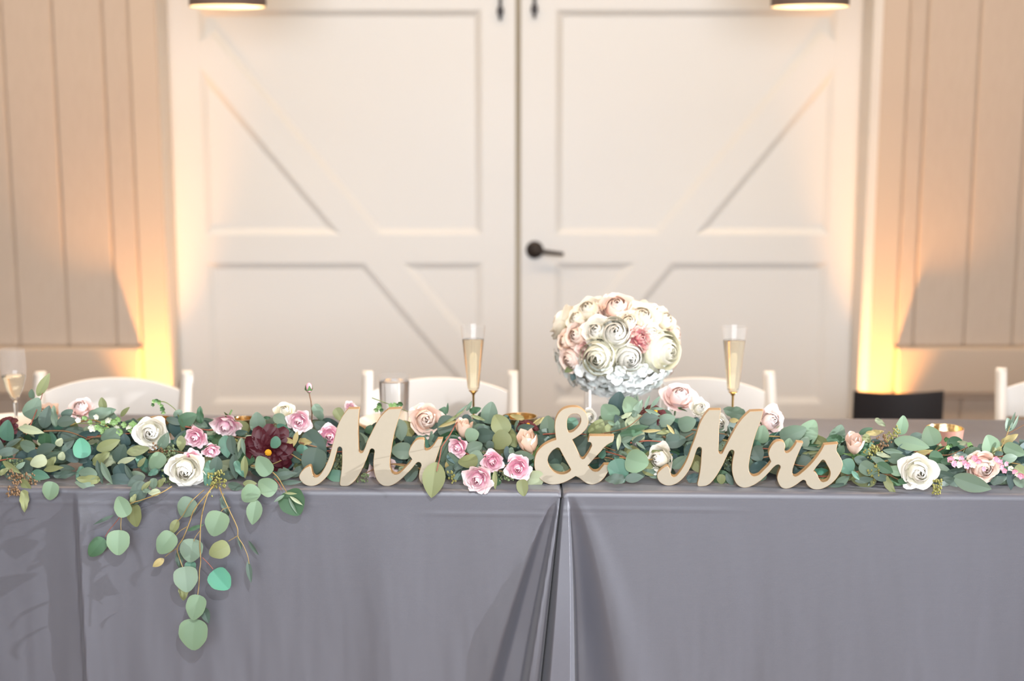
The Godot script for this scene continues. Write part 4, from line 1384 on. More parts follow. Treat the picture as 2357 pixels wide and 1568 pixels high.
func build_garland() -> void:
	g = thing("garland", "long eucalyptus garland with silver-dollar leaves lying along the front of the table", "garland", Vector3(0, TABLE, -3.2))
	garland_left()
	garland_middle()
	garland_right()
	# woody stems running through it
	for k in 46:
		var u := -20.0 + 2400.0 * (k + rng.randf()) / 46.0
		var tl := top_line(u)
		var v := lerpf(tl + 12, 1100.0, rng.randf())
		var du := rng.randf_range(60, 130) * (1.0 if rng.randf() > 0.3 else -1.0)
		stem_px(g, [[u, v], [u + du * 0.5, v + rng.randf_range(-14, 14)], [u + du, v + rng.randf_range(-20, 20)]], 0.004, 0.0022, 0.0012, ["twig_red", "twig_brown", "twig_brown", "twig"][k % 4])
	stem_px(g, [[2290, 1060], [2305, 1030], [2318, 1000], [2330, 962]], 0.006, 0.0014, 0.0009, "twig")
	stem_px(g, [[2318, 1000], [2345, 985], [2375, 968]], 0.004, 0.0012, 0.0008, "twig_brown")
	stem_px(g, [[60, 1000], [76, 965], [92, 925], [98, 905]], 0.012, 0.0016, 0.0009, "twig_red")
	stem_px(g, [[1380, 1000], [1440, 985], [1480, 955], [1512, 925]], 0.008, 0.0015, 0.0009, "twig_brown")
	stem_px(g, [[1395, 1040], [1430, 1050], [1455, 1062]], 0.026, 0.0015, 0.001, "twig_red")
	# seeded eucalyptus heads
	for q in [[55, 1100, 70, 26, -15, "seed_brown", 46], [32, 1122, 44, 28, -100, "seed_brown", 34], [500, 1112, 56, 42, -80, "seed_olive", 60], [2008, 1040, 34, 26, 40, "seed_olive", 26], [2026, 1022, 44, 26, 50, "seed_brown", 34], [2055, 1000, 40, 20, 35, "seed_olive", 26], [2157, 1119, 34, 20, -90, "seed_olive", 30], [2012, 1090, 36, 28, -60, "seed_olive", 20], [362, 1038, 40, 22, -40, "seed_brown", 22], [396, 1048, 46, 34, -70, "seed_green", 36], [392, 1095, 40, 30, -80, "seed_green", 26], [535, 1022, 26, 16, 60, "seed_olive", 16], [775, 1060, 46, 26, -80, "seed_green", 24], [835, 1100, 34, 18, 0, "seed_green", 18], [1160, 1095, 44, 26, 0, "seed_green", 26], [1040, 1100, 34, 16, -80, "seed_olive", 12], [30, 1066, 40, 22, 0, "seed_green", 22], [1668, 1052, 56, 24, -70, "seed_green", 24]]:
		var m := MB.new()
		var z := zg(q[0], q[1]) + 0.016
		if q[1] > 1118:
			z = zf((q[0] - 1178.5) / 1020.0) + 0.012
		var a := deg_to_rad(q[4])
		seed_cluster(m, P(q[0], q[1], z), Vector3(cos(a), sin(a), 0), q[2] / 1020.0, q[3] / 1020.0, int(q[6] * 1.3), 0.0025)
		var o := obj("seed_cluster", m.mesh(), M[q[5]], g, g.transform.affine_inverse())
		o.set_meta("kind", "stuff")
	# the rest of the leaves: a few more single ones, then the crowd beneath as one piece
	var tone_lin := {}
	for k in ["s", "d", "o", "t", "g", "b", "p"]:
		tone_lin[k] = (M["leaf_" + k] as StandardMaterial3D).albedo_color.srgb_to_linear()
	var bag := ["s", "s", "d", "d", "d", "b", "o", "t", "g", "d", "b", "s", "p"]
	var named := 296 - leaf_count
	var mb := MB.new()
	for k in 1500:
		var u := -70.0 + 2500.0 * fposmod(k * 0.6180339, 1.0)
		var tl := top_line(u)
		var lay := rng.randf()
		var v := lerpf(tl + 16.0, 1108.0, pow(rng.randf(), 0.9))
		var l := rng.randf_range(34, 58)
		var w := l * rng.randf_range(0.42, 0.95)
		var ang := rng.randf_range(-40, 40) + (180.0 if rng.randf() < 0.35 else 0.0) - 15.0
		if rng.randf() < 0.3:
			ang = rng.randf() * 360.0
		var z := zg(u, v) - 0.004 - 0.085 * lay
		var tone: String = bag[rng.randi() % bag.size()]
		var kind := leaf_kind(l, w, k)
		leaf_shape(kind)
		if k < 1500 and named > 0 and lay < 0.06 and not on_sign(u):
			named -= 1
			leaf(g, u, v, l, w, ang, tone, z)
			continue
		var t := leaf_transform(u, v, l, w, ang, z, rng.randf_range(-0.7, 0.7), rng.randf_range(-0.7, 0.7))
		if t.origin.y < TABLE + 0.004 or (t.origin + t.basis.y).y < TABLE + 0.004:
			continue
		mb.add(leaf_mb[kind], t, tone_lin[tone])
	var fo := obj("foliage", mb.mesh(), M.foliage, g, g.transform.affine_inverse())
	fo.set_meta("kind", "stuff")
	hanging_sprigs()

func garland_left() -> void:
	G(76, 940, 54, 40, 60, "s", 0.01); G(100, 886, 60, 22, 62, "o"); G(73, 907, 22, 17, 90, "s", -0.005); G(16, 992, 50, 38, 80, "t", 0.02); G(71, 990, 62, 20, -12, "p", 0.02)
	G(106, 960, 54, 32, 75, "d"); G(125, 958, 50, 18, 100, "s", 0.006); G(155, 952, 28, 20, 30, "d"); G(153, 970, 44, 26, 10, "d"); G(235, 950, 62, 28, 12, "s"); G(236, 929, 28, 20, 100, "o", -0.004)
	G(287, 948, 32, 12, 40, "o"); G(62, 1027, 40, 30, 170, "s"); G(31, 1019, 38, 14, 35, "d"); G(137, 1018, 20, 17, 60, "p", 0.02); G(188, 1031, 46, 40, 100, "n", 0.022); G(142, 1050, 20, 18, 80, "p", 0.02)
	G(88, 1063, 38, 30, 200, "p", 0.025); G(117, 1065, 36, 22, 48, "o", 0.015); G(122, 1079, 52, 15, 5, "o", 0.02); G(201, 1090, 46, 30, 175, "s", 0.03); G(203, 1104, 52, 24, 172, "o", 0.02); G(195, 1116, 48, 20, 165, "s", 0.014)
	G(249, 1025, 58, 28, 22, "o", 0.02); G(232, 1055, 50, 26, 32, "o", 0.018); G(116, 1131, 44, 40, -105, "l"); G(249, 1126, 48, 24, 195, "s"); G(229, 1088, 58, 16, -78, "d", 0.02); G(245, 1090, 58, 18, -64, "s", 0.028)
	G(60, 1118, 36, 22, -50, "o", 0.012); G(56, 1153, 50, 22, -88, "o"); G(26, 1076, 56, 15, -30, "o", 0.02); G(47, 1072, 26, 12, 35, "s", 0.02); G(9, 1085, 26, 14, 35, "o", 0.018); G(92, 1094, 48, 24, -15, "t", 0.01)
	G(105, 1034, 50, 28, 20, "d"); G(165, 1051, 38, 28, -40, "b"); G(205, 1000, 62, 20, 14, "b"); G(157, 1026, 36, 16, 42, "d", 0.006); G(253, 1004, 48, 36, 200, "s", 0.012); G(288, 1013, 30, 24, 100, "b")
	G(278, 1045, 46, 38, 70, "d", 0.004); G(291, 1060, 46, 14, 18, "p", 0.02); G(318, 1037, 52, 24, 12, "o", 0.012); G(361, 1063, 46, 36, -125, "l", 0.024); G(352, 1088, 26, 16, -150, "t", 0.012); G(377, 1016, 46, 24, 62, "s", 0.005)
	G(417, 1021, 36, 21, -90, "o", 0.02); G(411, 953, 22, 22, 60, "s"); G(402, 970, 42, 17, -20, "d"); G(432, 965, 44, 34, 30, "g"); G(460, 955, 40, 20, 90, "g"); G(282, 1092, 50, 40, -60, "b"); G(275, 1105, 62, 30, 172, "b")
	G(299, 1092, 50, 14, -65, "d", 0.012); G(326, 1064, 30, 12, 50, "o", 0.008); G(353, 1114, 26, 20, -90, "s", 0.02); G(371, 1110, 28, 16, 45, "o", 0.016); G(312, 1108, 40, 26, 210, "d", 0.01); G(20, 1040, 44, 22, 10, "d"); G(150, 1092, 54, 20, 5, "d")
	# dahlia neighbourhood
	G(520, 1028, 52, 34, -82, "t", 0.012); G(533, 1025, 46, 24, -78, "d", 0.018); G(480, 1092, 64, 28, -98, "t", 0.012); G(497, 1075, 48, 30, -100, "d", 0.018); G(540, 1075, 58, 24, -85, "d", 0.012); G(551, 1080, 42, 20, -62, "t", 0.016)
	G(563, 1076, 54, 18, -92, "o", 0.022); G(551, 1025, 36, 9, -106, "p", 0.026); G(560, 1028, 40, 11, -80, "s", 0.028); G(580, 1007, 30, 9, -12, "p", 0.02); G(555, 996, 30, 15, 12, "d", 0.01); G(593, 972, 46, 38, 95, "s")
	G(646, 966, 40, 26, -30, "s", 0.01); G(653, 986, 34, 18, -28, "t", 0.014); G(615, 962, 16, 9, 0, "g"); G(665, 1015, 30, 14, -10, "y", 0.03); G(680, 1011, 38, 12, -105, "y", 0.034); G(702, 1017, 32, 18, -5, "y", 0.026)
	G(725, 1022, 72, 50, -48, "d", 0.008); G(722, 1063, 62, 60, -100, "d", 0.03); G(694, 1040, 32, 28, -120, "t", 0.01); G(655, 1095, 62, 20, 12, "d", 0.012); G(670, 1111, 52, 12, 4, "d", 0.012); G(733, 950, 42, 26, -62, "s"); G(745, 985, 46, 28, -30, "d"); G(781, 955, 34, 26, -60, "o"); G(430, 1000, 24, 12, 20, "g")
	G(575, 1113, 32, 16, 0, "o", 0.022); G(543, 1120, 36, 22, -22, "d", 0.02); G(606, 1072, 50, 42, 128, "l", 0.06); G(614, 1120, 48, 42, 145, "l", 0.05); G(633, 1020, 29, 26, 215, "t", 0.06)

func garland_middle() -> void:
	G(850, 988, 22, 18, 60, "g"); G(921, 990, 52, 34, -82, "s", 0.008); G(924, 1038, 46, 40, 178, "s", 0.012); G(770, 1095, 42, 28, 172, "t"); G(944, 1090, 42, 36, -100, "d"); G(845, 1030, 36, 20, 60, "d"); G(860, 1062, 40, 24, -70, "b")
	G(1025, 1040, 56, 34, -100, "s", 0.01); G(1127, 951, 52, 40, 78, "s"); G(1094, 944, 28, 18, 20, "g", -0.01); G(1151, 977, 50, 46, 118, "o", 0.012); G(1153, 1015, 48, 44, -132, "o", 0.02)
	G(1085, 1003, 34, 33, -112, "l", 0.024); G(1118, 1002, 42, 36, 10, "d", 0.004); G(1093, 1030, 38, 32, 20, "s", 0.008); G(1077, 1062, 46, 33, 190, "o", 0.034); G(1098, 1058, 42, 34, -60, "s", 0.02); G(1128, 1028, 26, 18, -90, "d", 0.01)
	G(1180, 1015, 32, 24, -60, "o", 0.008); G(1262, 982, 50, 40, 100, "s"); G(1206, 1051, 50, 28, -10, "s", 0.012); G(1178, 1041, 22, 14, -80, "s", 0.02); G(1167, 1043, 32, 15, -90, "b", 0.01); G(1139, 1106, 44, 12, -88, "o", 0.03)
	G(1060, 1070, 36, 20, 30, "d", 0.01); G(1029, 1073, 20, 10, 100, "y", 0.02); G(1040, 965, 62, 7, 28, "o"); G(1050, 958, 52, 6, 35, "o", 0.004); G(1035, 975, 56, 8, 18, "y", 0.004); G(1062, 945, 42, 6, 44, "s"); G(1030, 940, 26, 6, 88, "g"); G(1080, 935, 28, 9, 68, "s")
	G(1100, 962, 36, 9, -20, "o", 0.01); G(1018, 950, 30, 22, 60, "g"); G(1317, 978, 34, 30, -80, "t"); G(1277, 1055, 42, 36, -70, "d"); G(1280, 1080, 32, 28, 20, "s"); G(1340, 1030, 62, 56, 12, "d", 0.006)
	G(1203, 1123, 38, 28, -80, "o", 0.02); G(1230, 1010, 36, 26, -40, "d"); G(1210, 985, 40, 20, 10, "d"); G(1240, 970, 34, 12, 30, "y"); G(1190, 960, 34, 14, 170, "y", -0.01)
	G(1375, 985, 44, 36, 60, "o", 0.01); G(1402, 990, 36, 28, 60, "o", 0.006); G(1402, 950, 46, 44, 132, "l", 0.006); G(1422, 930, 56, 44, 80, "b", -0.03); G(1452, 935, 48, 42, 112, "l", -0.005); G(1468, 940, 46, 20, 58, "s", 0.004)
	G(1490, 925, 34, 8, 66, "s"); G(1509, 925, 36, 10, 50, "s"); G(1503, 950, 40, 11, -22, "s", 0.008); G(1513, 941, 36, 7, 0, "s", 0.004); G(1494, 964, 46, 28, 8, "d"); G(1535, 967, 40, 30, 20, "s", 0.004); G(1582, 975, 42, 38, 20, "s", 0.012)
	G(1410, 976, 24, 9, -24, "l", 0.02); G(1443, 956, 28, 12, 22, "p", 0.01); G(1467, 986, 54, 16, 6, "g", 0.006); G(1452, 998, 62, 18, 6, "g", 0.01); G(1424, 1018, 38, 11, -95, "p", 0.03); G(1443, 1012, 28, 16, 20, "s", 0.014); G(1470, 1010, 38, 12, 32, "d", 0.012)
	G(1445, 1028, 28, 9, -35, "s", 0.024); G(1475, 1026, 28, 8, -42, "s", 0.022); G(1515, 1020, 36, 26, 10, "d", 0.004); G(1556, 1015, 48, 34, 8, "d", 0.002); G(1467, 1063, 54, 58, -18, "l", 0.03); G(1425, 1085, 58, 48, -70, "t", 0.006); G(1415, 1103, 46, 26, 180, "d", 0.012); G(1460, 1100, 44, 22, 10, "d", 0.006)
	G(1564, 1064, 44, 26, 40, "s", 0.004); G(1412, 1040, 36, 14, 20, "d", 0.01); G(1387, 1046, 22, 16, 62, "t", 0.008); G(1545, 990, 32, 8, -52, "y", 0.02); G(1530, 995, 40, 9, 10, "o", 0.014); G(1500, 992, 44, 8, 4, "y", 0.016); G(1560, 1000, 30, 8, -60, "s", 0.012)

func garland_right() -> void:
	G(1690, 950, 52, 34, 165, "s"); G(1690, 968, 22, 12, 0, "y", 0.01); G(1753, 1000, 42, 36, 80, "l", 0.004); G(1742, 1045, 36, 36, -60, "d", 0.004); G(1660, 1104, 24, 20, -90, "o"); G(1680, 1105, 32, 16, -62, "d"); G(1750, 1078, 48, 36, 10, "b"); G(1650, 1010, 40, 22, 20, "b"); G(1700, 1000, 40, 20, 40, "d"); G(1600, 1100, 40, 24, 10, "b"); G(1625, 1080, 46, 22, -70, "d")
	G(1826, 998, 62, 42, 22, "s", 0.01); G(1860, 995, 64, 48, 58, "l"); G(1815, 1023, 28, 24, 80, "l", 0.016); G(1853, 1017, 26, 22, 60, "s", 0.01); G(1928, 1000, 46, 38, 70, "s"); G(1925, 1012, 46, 24, 0, "g", 0.01); G(1850, 1062, 34, 28, 20, "d"); G(1890, 1085, 36, 18, 0, "n"); G(1895, 1070, 28, 14, 10, "d"); G(1865, 1025, 46, 8, 5, "g"); G(1870, 1033, 46, 8, -5, "s"); G(1868, 1042, 42, 8, 10, "o"); G(1822, 1040, 40, 24, 0, "d"); G(1835, 1090, 44, 20, 30, "b")
	G(2076, 980, 46, 32, 85, "l"); G(2099, 1022, 78, 34, -14, "l", 0.006); G(2015, 996, 44, 15, 4, "y", 0.006); G(1993, 992, 34, 14, 22, "g"); G(1996, 1010, 24, 18, -40, "o", 0.01); G(2027, 973, 30, 14, -36, "p", -0.08); G(1936, 1036, 24, 18, 60, "g", 0.03)
	G(2056, 1040, 46, 15, -6, "s", 0.02); G(2034, 1048, 34, 12, -16, "p", 0.022); G(2065, 1055, 42, 26, 10, "s", 0.012); G(1950, 1075, 36, 40, -62, "t", 0.02); G(2000, 1080, 46, 34, -30, "s", 0.014); G(2037, 1078, 40, 26, -28, "g", 0.022); G(2066, 1085, 42, 24, -15, "l", 0.02)
	G(2047, 1118, 52, 20, -58, "o"); G(2080, 1108, 28, 14, -10, "g", 0.014); G(1940, 1106, 38, 22, 30, "s", 0.016); G(1930, 1117, 48, 10, 6, "d", 0.014); G(1970, 1095, 28, 12, -46, "t", 0.024); G(1985, 1062, 40, 24, -20, "d", 0.008); G(2020, 1060, 36, 18, 150, "s", 0.012); G(1990, 1105, 44, 16, 6, "d", 0.012); G(2030, 1100, 40, 18, -10, "d", 0.012); G(2085, 1070, 32, 20, -20, "g", 0.014)
	G(2143, 1003, 46, 42, 112, "l", 0.008); G(2198, 1016, 38, 24, 10, "g", 0.002); G(2217, 1020, 30, 12, -6, "p"); G(2279, 1025, 48, 48, 112, "l", 0.01); G(2335, 1037, 48, 32, -20, "l", 0.012); G(2322, 978, 32, 22, 100, "s"); G(2330, 970, 46, 8, 72, "s"); G(2337, 974, 42, 8, 60, "s", 0.004); G(2325, 1010, 42, 20, 30, "y"); G(2325, 1055, 40, 22, 10, "s", 0.01); G(2240, 1040, 34, 26, 20, "s"); G(2157, 1055, 38, 30, -30, "g", 0.012); G(2167, 1078, 40, 20, -16, "s", 0.02)
	G(2238, 1113, 84, 42, -14, "s", 0.02); G(2190, 1108, 44, 22, 160, "d", 0.01); G(2327, 1103, 50, 20, -90, "b", 0.012); G(2347, 1110, 28, 24, -60, "s", 0.02); G(2350, 1085, 34, 26, -40, "o", 0.014); G(2125, 1042, 46, 14, 16, "y", 0.016); G(2185, 1062, 40, 18, 4, "g", 0.008); G(2210, 1050, 44, 16, 8, "d", 0.006); G(2200, 1085, 50, 16, 12, "d", 0.012); G(2180, 1095, 54, 20, -10, "d", 0.014); G(2300, 1105, 40, 20, 20, "d", 0.01); G(2310, 1075, 30, 24, -60, "t", 0.01); G(2110, 1005, 30, 20, 20, "d"); G(2258, 1035, 26, 20, 100, "d"); G(2300, 1045, 20, 14, 0, "d")

func S(o: Node3D, u: float, v: float, l: float, w: float, ang: float, tone: String, off := 0.055) -> void:   # a leaf of a sprig hanging in front of the cloth
	leaf(o, u, v, l, w, ang, tone, zf((u - 1178.5) / 1020.0) + off + rng.randf_range(-0.012, 0.012), "leaf", rng.randf_range(-0.25, 0.25), rng.randf_range(-0.2, 0.2))

func hanging_sprigs() -> void:
	var zz := zf(-0.9)
	var o := thing("eucalyptus_sprig", "small eucalyptus sprig hanging over the cloth, left of the long trailing one", "foliage", P(320, 1130, zz), "eucalyptus sprigs hanging over the table edge")
	S(o, 281, 1166, 50, 40, 118, "l"); S(o, 309, 1187, 56, 38, -88, "o", 0.035); S(o, 222, 1261, 54, 38, -130, "g", 0.03); S(o, 272, 1250, 58, 54, -92, "l"); S(o, 238, 1197, 52, 8, 205, "d", 0.03); S(o, 318, 1136, 58, 40, -118, "d", 0.02); S(o, 307, 1148, 24, 14, 62, "o", 0.05); S(o, 336, 1118, 30, 12, 46, "o", 0.03); S(o, 355, 1134, 28, 17, 188, "p", 0.04); S(o, 338, 1130, 20, 12, 0, "s", 0.035)
	stem_px(o, [[395, 1120], [372, 1134], [330, 1150], [300, 1160], [282, 1180], [278, 1205], [279, 1228]], 0.045, 0.0013, 0.0008, "twig")
	stem_px(o, [[280, 1185], [262, 1208], [250, 1222], [242, 1236]], 0.042, 0.001, 0.0007, "twig_red")
	o = thing("eucalyptus_sprig", "longest eucalyptus sprig trailing down the cloth below the white rose", "foliage", P(490, 1125, zz), "eucalyptus sprigs hanging over the table edge")
	S(o, 429, 1169, 50, 46, -120, "s", 0.03); S(o, 401, 1213, 36, 22, -112, "o", 0.045); S(o, 381, 1251, 58, 48, -128, "l", 0.06); S(o, 440, 1268, 54, 54, -98, "s", 0.055); S(o, 498, 1206, 58, 58, -108, "l", 0.06); S(o, 504, 1267, 50, 42, 205, "o", 0.055); S(o, 364, 1296, 32, 17, 215, "y", 0.055)
	S(o, 428, 1334, 58, 56, -84, "s", 0.065); S(o, 423, 1361, 48, 26, -95, "o", 0.05); S(o, 508, 1336, 56, 54, -52, "n", 0.055); S(o, 450, 1399, 58, 48, -104, "l", 0.06); S(o, 445, 1462, 72, 72, -93, "l", 0.06); S(o, 474, 1417, 38, 22, -70, "d", 0.04); S(o, 438, 1308, 32, 28, -90, "t", 0.04); S(o, 413, 1290, 42, 20, -90, "d", 0.04); S(o, 574, 1317, 52, 14, -82, "d", 0.05); S(o, 583, 1262, 42, 10, -56, "d", 0.02); S(o, 518, 1165, 48, 18, -70, "d", 0.025); S(o, 552, 1250, 38, 8, -74, "d", 0.03); S(o, 450, 1215, 40, 10, 20, "g", 0.02)
	stem_px(o, [[492, 1118], [478, 1135], [448, 1172], [437, 1200], [422, 1238], [408, 1262], [413, 1285], [421, 1308]], 0.05, 0.0016, 0.001, "twig")
	stem_px(o, [[492, 1118], [478, 1138], [464, 1190], [460, 1250], [462, 1290], [459, 1315], [458, 1345], [454, 1378], [449, 1430]], 0.05, 0.0016, 0.0009, "twig")
	stem_px(o, [[505, 1122], [514, 1145], [530, 1180], [546, 1215], [548, 1236], [560, 1256], [570, 1280], [573, 1298]], 0.045, 0.0015, 0.0008, "twig")
	stem_px(o, [[470, 1128], [440, 1155], [420, 1188], [408, 1200]], 0.045, 0.001, 0.0008, "twig")
	stem_px(o, [[432, 1212], [415, 1222], [404, 1234]], 0.05, 0.0009, 0.0007, "twig")
	stem_px(o, [[408, 1262], [392, 1272], [380, 1282]], 0.05, 0.0009, 0.0007, "twig")
	stem_px(o, [[530, 1168], [514, 1172], [507, 1182]], 0.055, 0.0009, 0.0007, "twig")
	stem_px(o, [[548, 1233], [536, 1240], [526, 1246]], 0.052, 0.0009, 0.0007, "twig")
	stem_px(o, [[466, 1284], [480, 1298], [490, 1310]], 0.052, 0.0009, 0.0007, "twig_red")
	stem_px(o, [[460, 1222], [450, 1236], [446, 1246]], 0.055, 0.0009, 0.0007, "twig")
	o = thing("eucalyptus_sprig", "eucalyptus sprig drooping over the table edge below the burgundy dahlia", "foliage", P(640, 1115, zf(-0.5)), "eucalyptus sprigs hanging over the table edge")
	S(o, 575, 1138, 48, 42, -130, "l", 0.035); S(o, 585, 1180, 58, 38, -100, "l", 0.045); S(o, 674, 1158, 62, 64, -62, "g", 0.03); S(o, 642, 1148, 28, 8, 215, "s", 0.045); S(o, 682, 1153, 36, 8, -36, "p", 0.055); S(o, 674, 1165, 42, 7, -62, "s", 0.052); S(o, 669, 1136, 30, 6, -4, "o", 0.05)
	stem_px(o, [[628, 1088], [640, 1100], [652, 1120], [660, 1134]], 0.05, 0.0013, 0.0008, "twig")
	stem_px(o, [[632, 1102], [642, 1114], [648, 1128]], 0.05, 0.0011, 0.0008, "twig_red")
	o = thing("eucalyptus_sprig", "single large olive eucalyptus leaf bent over the letter r of Mr", "foliage", P(1000, 1070, -3.1), "eucalyptus sprigs hanging over the table edge")
	leaf(o, 998, 1105, 82, 54, -97, "o", -3.092, "leaf", 0.1, 0.12)
	var mb := MB.new()
	mb.tube([P(1052, 972, -3.235), P(1036, 1000, -3.17), P(1016, 1030, -3.13), P(1012, 1055, -3.10), P(1005, 1085, -3.09)], 0.0015, 0.0011, 6)
	obj("stem", mb.mesh(), M.twig_red, o, o.transform.affine_inverse())

# ================================================================ flowers tucked into the garland
func F(called: String, label: String, group: String, kind: String, sd: int, colour: String, u: float, v: float, rpx: float, dir: Vector3, lift := 0.02, leafy := true) -> Node3D:
	var z := zg(u, v) + lift
	var s := depth_of(u, v, z) / FPX
	return bloom(called, label, "flower", group, kind, sd, colour, P(u, v, z), dir, rpx * s, leafy)

func build_flowers() -> void:
	var wg := "white roses in the garland"
	var bg := "blush roses in the garland"
	var pg := "pink spray roses in the garland"
	F("white_rose", "open white rose left of the pink blooms, just under the gold votive", wg, "white", 0, "white", 347, 996, 39, Vector3(0.1, 0.15, 1), 0.03)
	F("white_rose", "large white rose over the table edge, left of the seeded stem and trailing sprig", wg, "white", 1, "white", 427, 1083, 44, Vector3(0.1, -0.15, 1), 0.05)
	F("white_rose", "ruffled white rose resting against the hook of the word Mrs", wg, "white", 2, "white", 1517, 1058, 38, Vector3(-0.7, 0.2, 0.8), 0.03)
	F("white_rose", "fully open white rose right of the word Mrs, by the front edge", wg, "white", 0, "white", 2115, 1088, 43, Vector3(-0.05, 0.05, 1), 0.045)
	F("white_rose", "white rose half hidden between the strokes of the M in Mrs", wg, "white", 1, "white", 1655, 975, 26, Vector3(0.3, 0.3, 1), -0.01)
	F("white_rose", "whitish rose with curled petals above the r of Mrs", wg, "white", 2, "pale", 1775, 968, 36, Vector3(0.4, 0.4, 1), 0.0)
	F("white_rose", "small blurred white rose behind the top of the M of Mrs", wg, "white", 0, "white", 1612, 940, 24, Vector3(0.2, 0.6, 1), -0.05)
	F("white_rose", "cream rose peeping out behind the pink rose next to the upright bud", wg, "white", 1, "ivory", 655, 946, 25, Vector3(0.1, 0.8, 0.8), -0.05)
	F("white_rose", "white rose low behind the M of Mr, seen through the letters", wg, "white", 2, "pale", 880, 1078, 34, Vector3(0.2, 0.0, 1), -0.012)
	F("white_rose", "sliver of white rose right of the ampersand's top loop", wg, "white", 0, "white", 1357, 960, 20, Vector3(0.5, 0.3, 1), -0.04)
	F("blush_rose", "large creamy blush rose above the r of Mr", bg, "blush", 0, "blush", 981, 966, 40, Vector3(0.1, 0.25, 1), 0.015)
	F("blush_rose", "blurred blush rose standing behind the garland, right of the round bouquet", bg, "blush", 1, "pale", 1565, 912, 42, Vector3(0.1, 0.8, 0.6), -0.09)
	F("blush_rose", "closed peach rosebud pointing up, left of the two tall eucalyptus leaves", bg, "bud", 0, "peach", 1068, 990, 34, Vector3(0.1, 1.0, 0.35), 0.012)
	F("blush_rose", "closed peach rosebud left of the ampersand", bg, "bud", 1, "peach", 1216, 1022, 42, Vector3(-0.25, 1.0, 0.4), 0.03)
	F("blush_rose", "pale blush rose at the end of the word Mrs", bg, "bud", 2, "blush", 1967, 1026, 38, Vector3(-0.15, 0.9, 0.6), 0.04)
	F("blush_rose", "full blush garden rose among pink florets near the right edge", bg, "garden", 0, "blush", 2263, 1078, 40, Vector3(0.1, -0.1, 1), 0.04)
	F("blush_rose", "blurred pink-tipped rose behind the garland before the left folding chair", bg, "blush", 2, "pale", 186, 938, 30, Vector3(0.1, 0.8, 0.6), -0.12)
	F("blush_rose", "blurred peach rose behind the garland beside the rounded flute", bg, "blush", 0, "peach", 104, 955, 34, Vector3(-0.2, 0.7, 0.7), -0.15)
	F("pink_rose", "pink spray rose right of the first open white rose", pg, "spray", 0, "pink", 448, 1008, 28, Vector3(-0.2, -0.1, 1), 0.035)
	F("pink_rose", "wide pink spray rose above the left of the dahlia, petals spread", pg, "spray", 1, "pale", 519, 982, 36, Vector3(-0.1, -0.5, 0.9), 0.03)
	F("pink_rose", "small pink spray rose bud, third of the cluster by the white rose", pg, "spray", 2, "pink", 487, 1040, 22, Vector3(0.3, -0.5, 0.8), 0.035)
	F("pink_rose", "small pink spray rose directly on the large white rose", pg, "spray", 0, "pink", 441, 1055, 24, Vector3(0.1, 0.4, 0.9), 0.05)
	F("pink_rose", "pink spray rose beside the upright stemmed bud", pg, "spray", 2, "pale", 688, 971, 30, Vector3(0.05, -0.1, 1), 0.025)
	F("pink_rose", "pink spray rose half hidden by the first stroke of Mr", pg, "spray", 1, "pink", 758, 1006, 32, Vector3(0.2, 0.1, 1), 0.012)
	F("pink_rose", "narrow pink spray rose right of the r of Mr", pg, "spray", 2, "pink", 1053, 1031, 26, Vector3(-0.5, -0.1, 0.9), 0.03)
	F("pink_rose", "middle pink spray rose of the trio left of the ampersand", pg, "spray", 0, "pink", 1134, 1064, 29, Vector3(0.1, -0.1, 1), 0.04)
	F("pink_rose", "lowest pink spray rose of the trio, overhanging the table edge", pg, "spray", 1, "pale", 1099, 1105, 37, Vector3(-0.2, -0.15, 1), 0.055)
	F("pink_rose", "pink spray rose touching the left curve of the ampersand", pg, "spray", 2, "pink", 1193, 1079, 33, Vector3(0.0, -0.05, 1), 0.045)
	F("pink_rose", "tiny pink rose behind the top of the M of Mr", pg, "spray", 0, "pale", 806, 936, 14, Vector3(0.1, 0.5, 0.9), -0.03)
	# dahlias
	var dg := "burgundy dahlias in the garland"
	dahlia(619, 1039, 62, Vector3(0.0, -0.1, 1), "large burgundy dahlia with a yellow centre, left of the word Mr", dg, 0.022)
	dahlia(8, 985, 34, Vector3(-0.3, 0.6, 0.8), "burgundy dahlia cut by the left edge below the flute", dg, 0.0)
	dahlia(1215, 980, 30, Vector3(0.2, 0.9, 0.4), "burgundy dahlia low behind the leaves left of the ampersand", dg, -0.02)
	dahlia(1508, 950, 34, Vector3(0.2, 0.8, 0.5), "burgundy dahlia half hidden under the willow leaves right of the bouquet", dg, -0.03)
	# upright bud on its stem
	var zb := zg(712, 960)
	var tip := P(711, 893, zb)
	var rb := thing("rose_bud", "single closed pink rosebud on a tall bare stem", "flower", P(717, 975, zb))
	var m := MB.new()
	m.tube([P(717, 985, zb), P(718, 950, zb), P(716, 925, zb), P(712, 906, zb)], 0.0017, 0.0015, 6)
	obj("stem", m.mesh(), M.twig_brown, rb, rb.transform.affine_inverse())
	m = MB.new()
	m.lathe([Vector2(0, -0.012), Vector2(0.006, -0.009), Vector2(0.0082, -0.002), Vector2(0.007, 0.006), Vector2(0.0035, 0.011), Vector2(0, 0.0125)], 14, tip)
	obj("bud", m.mesh(), M.wax_pink, rb, rb.transform.affine_inverse())
	m = MB.new()
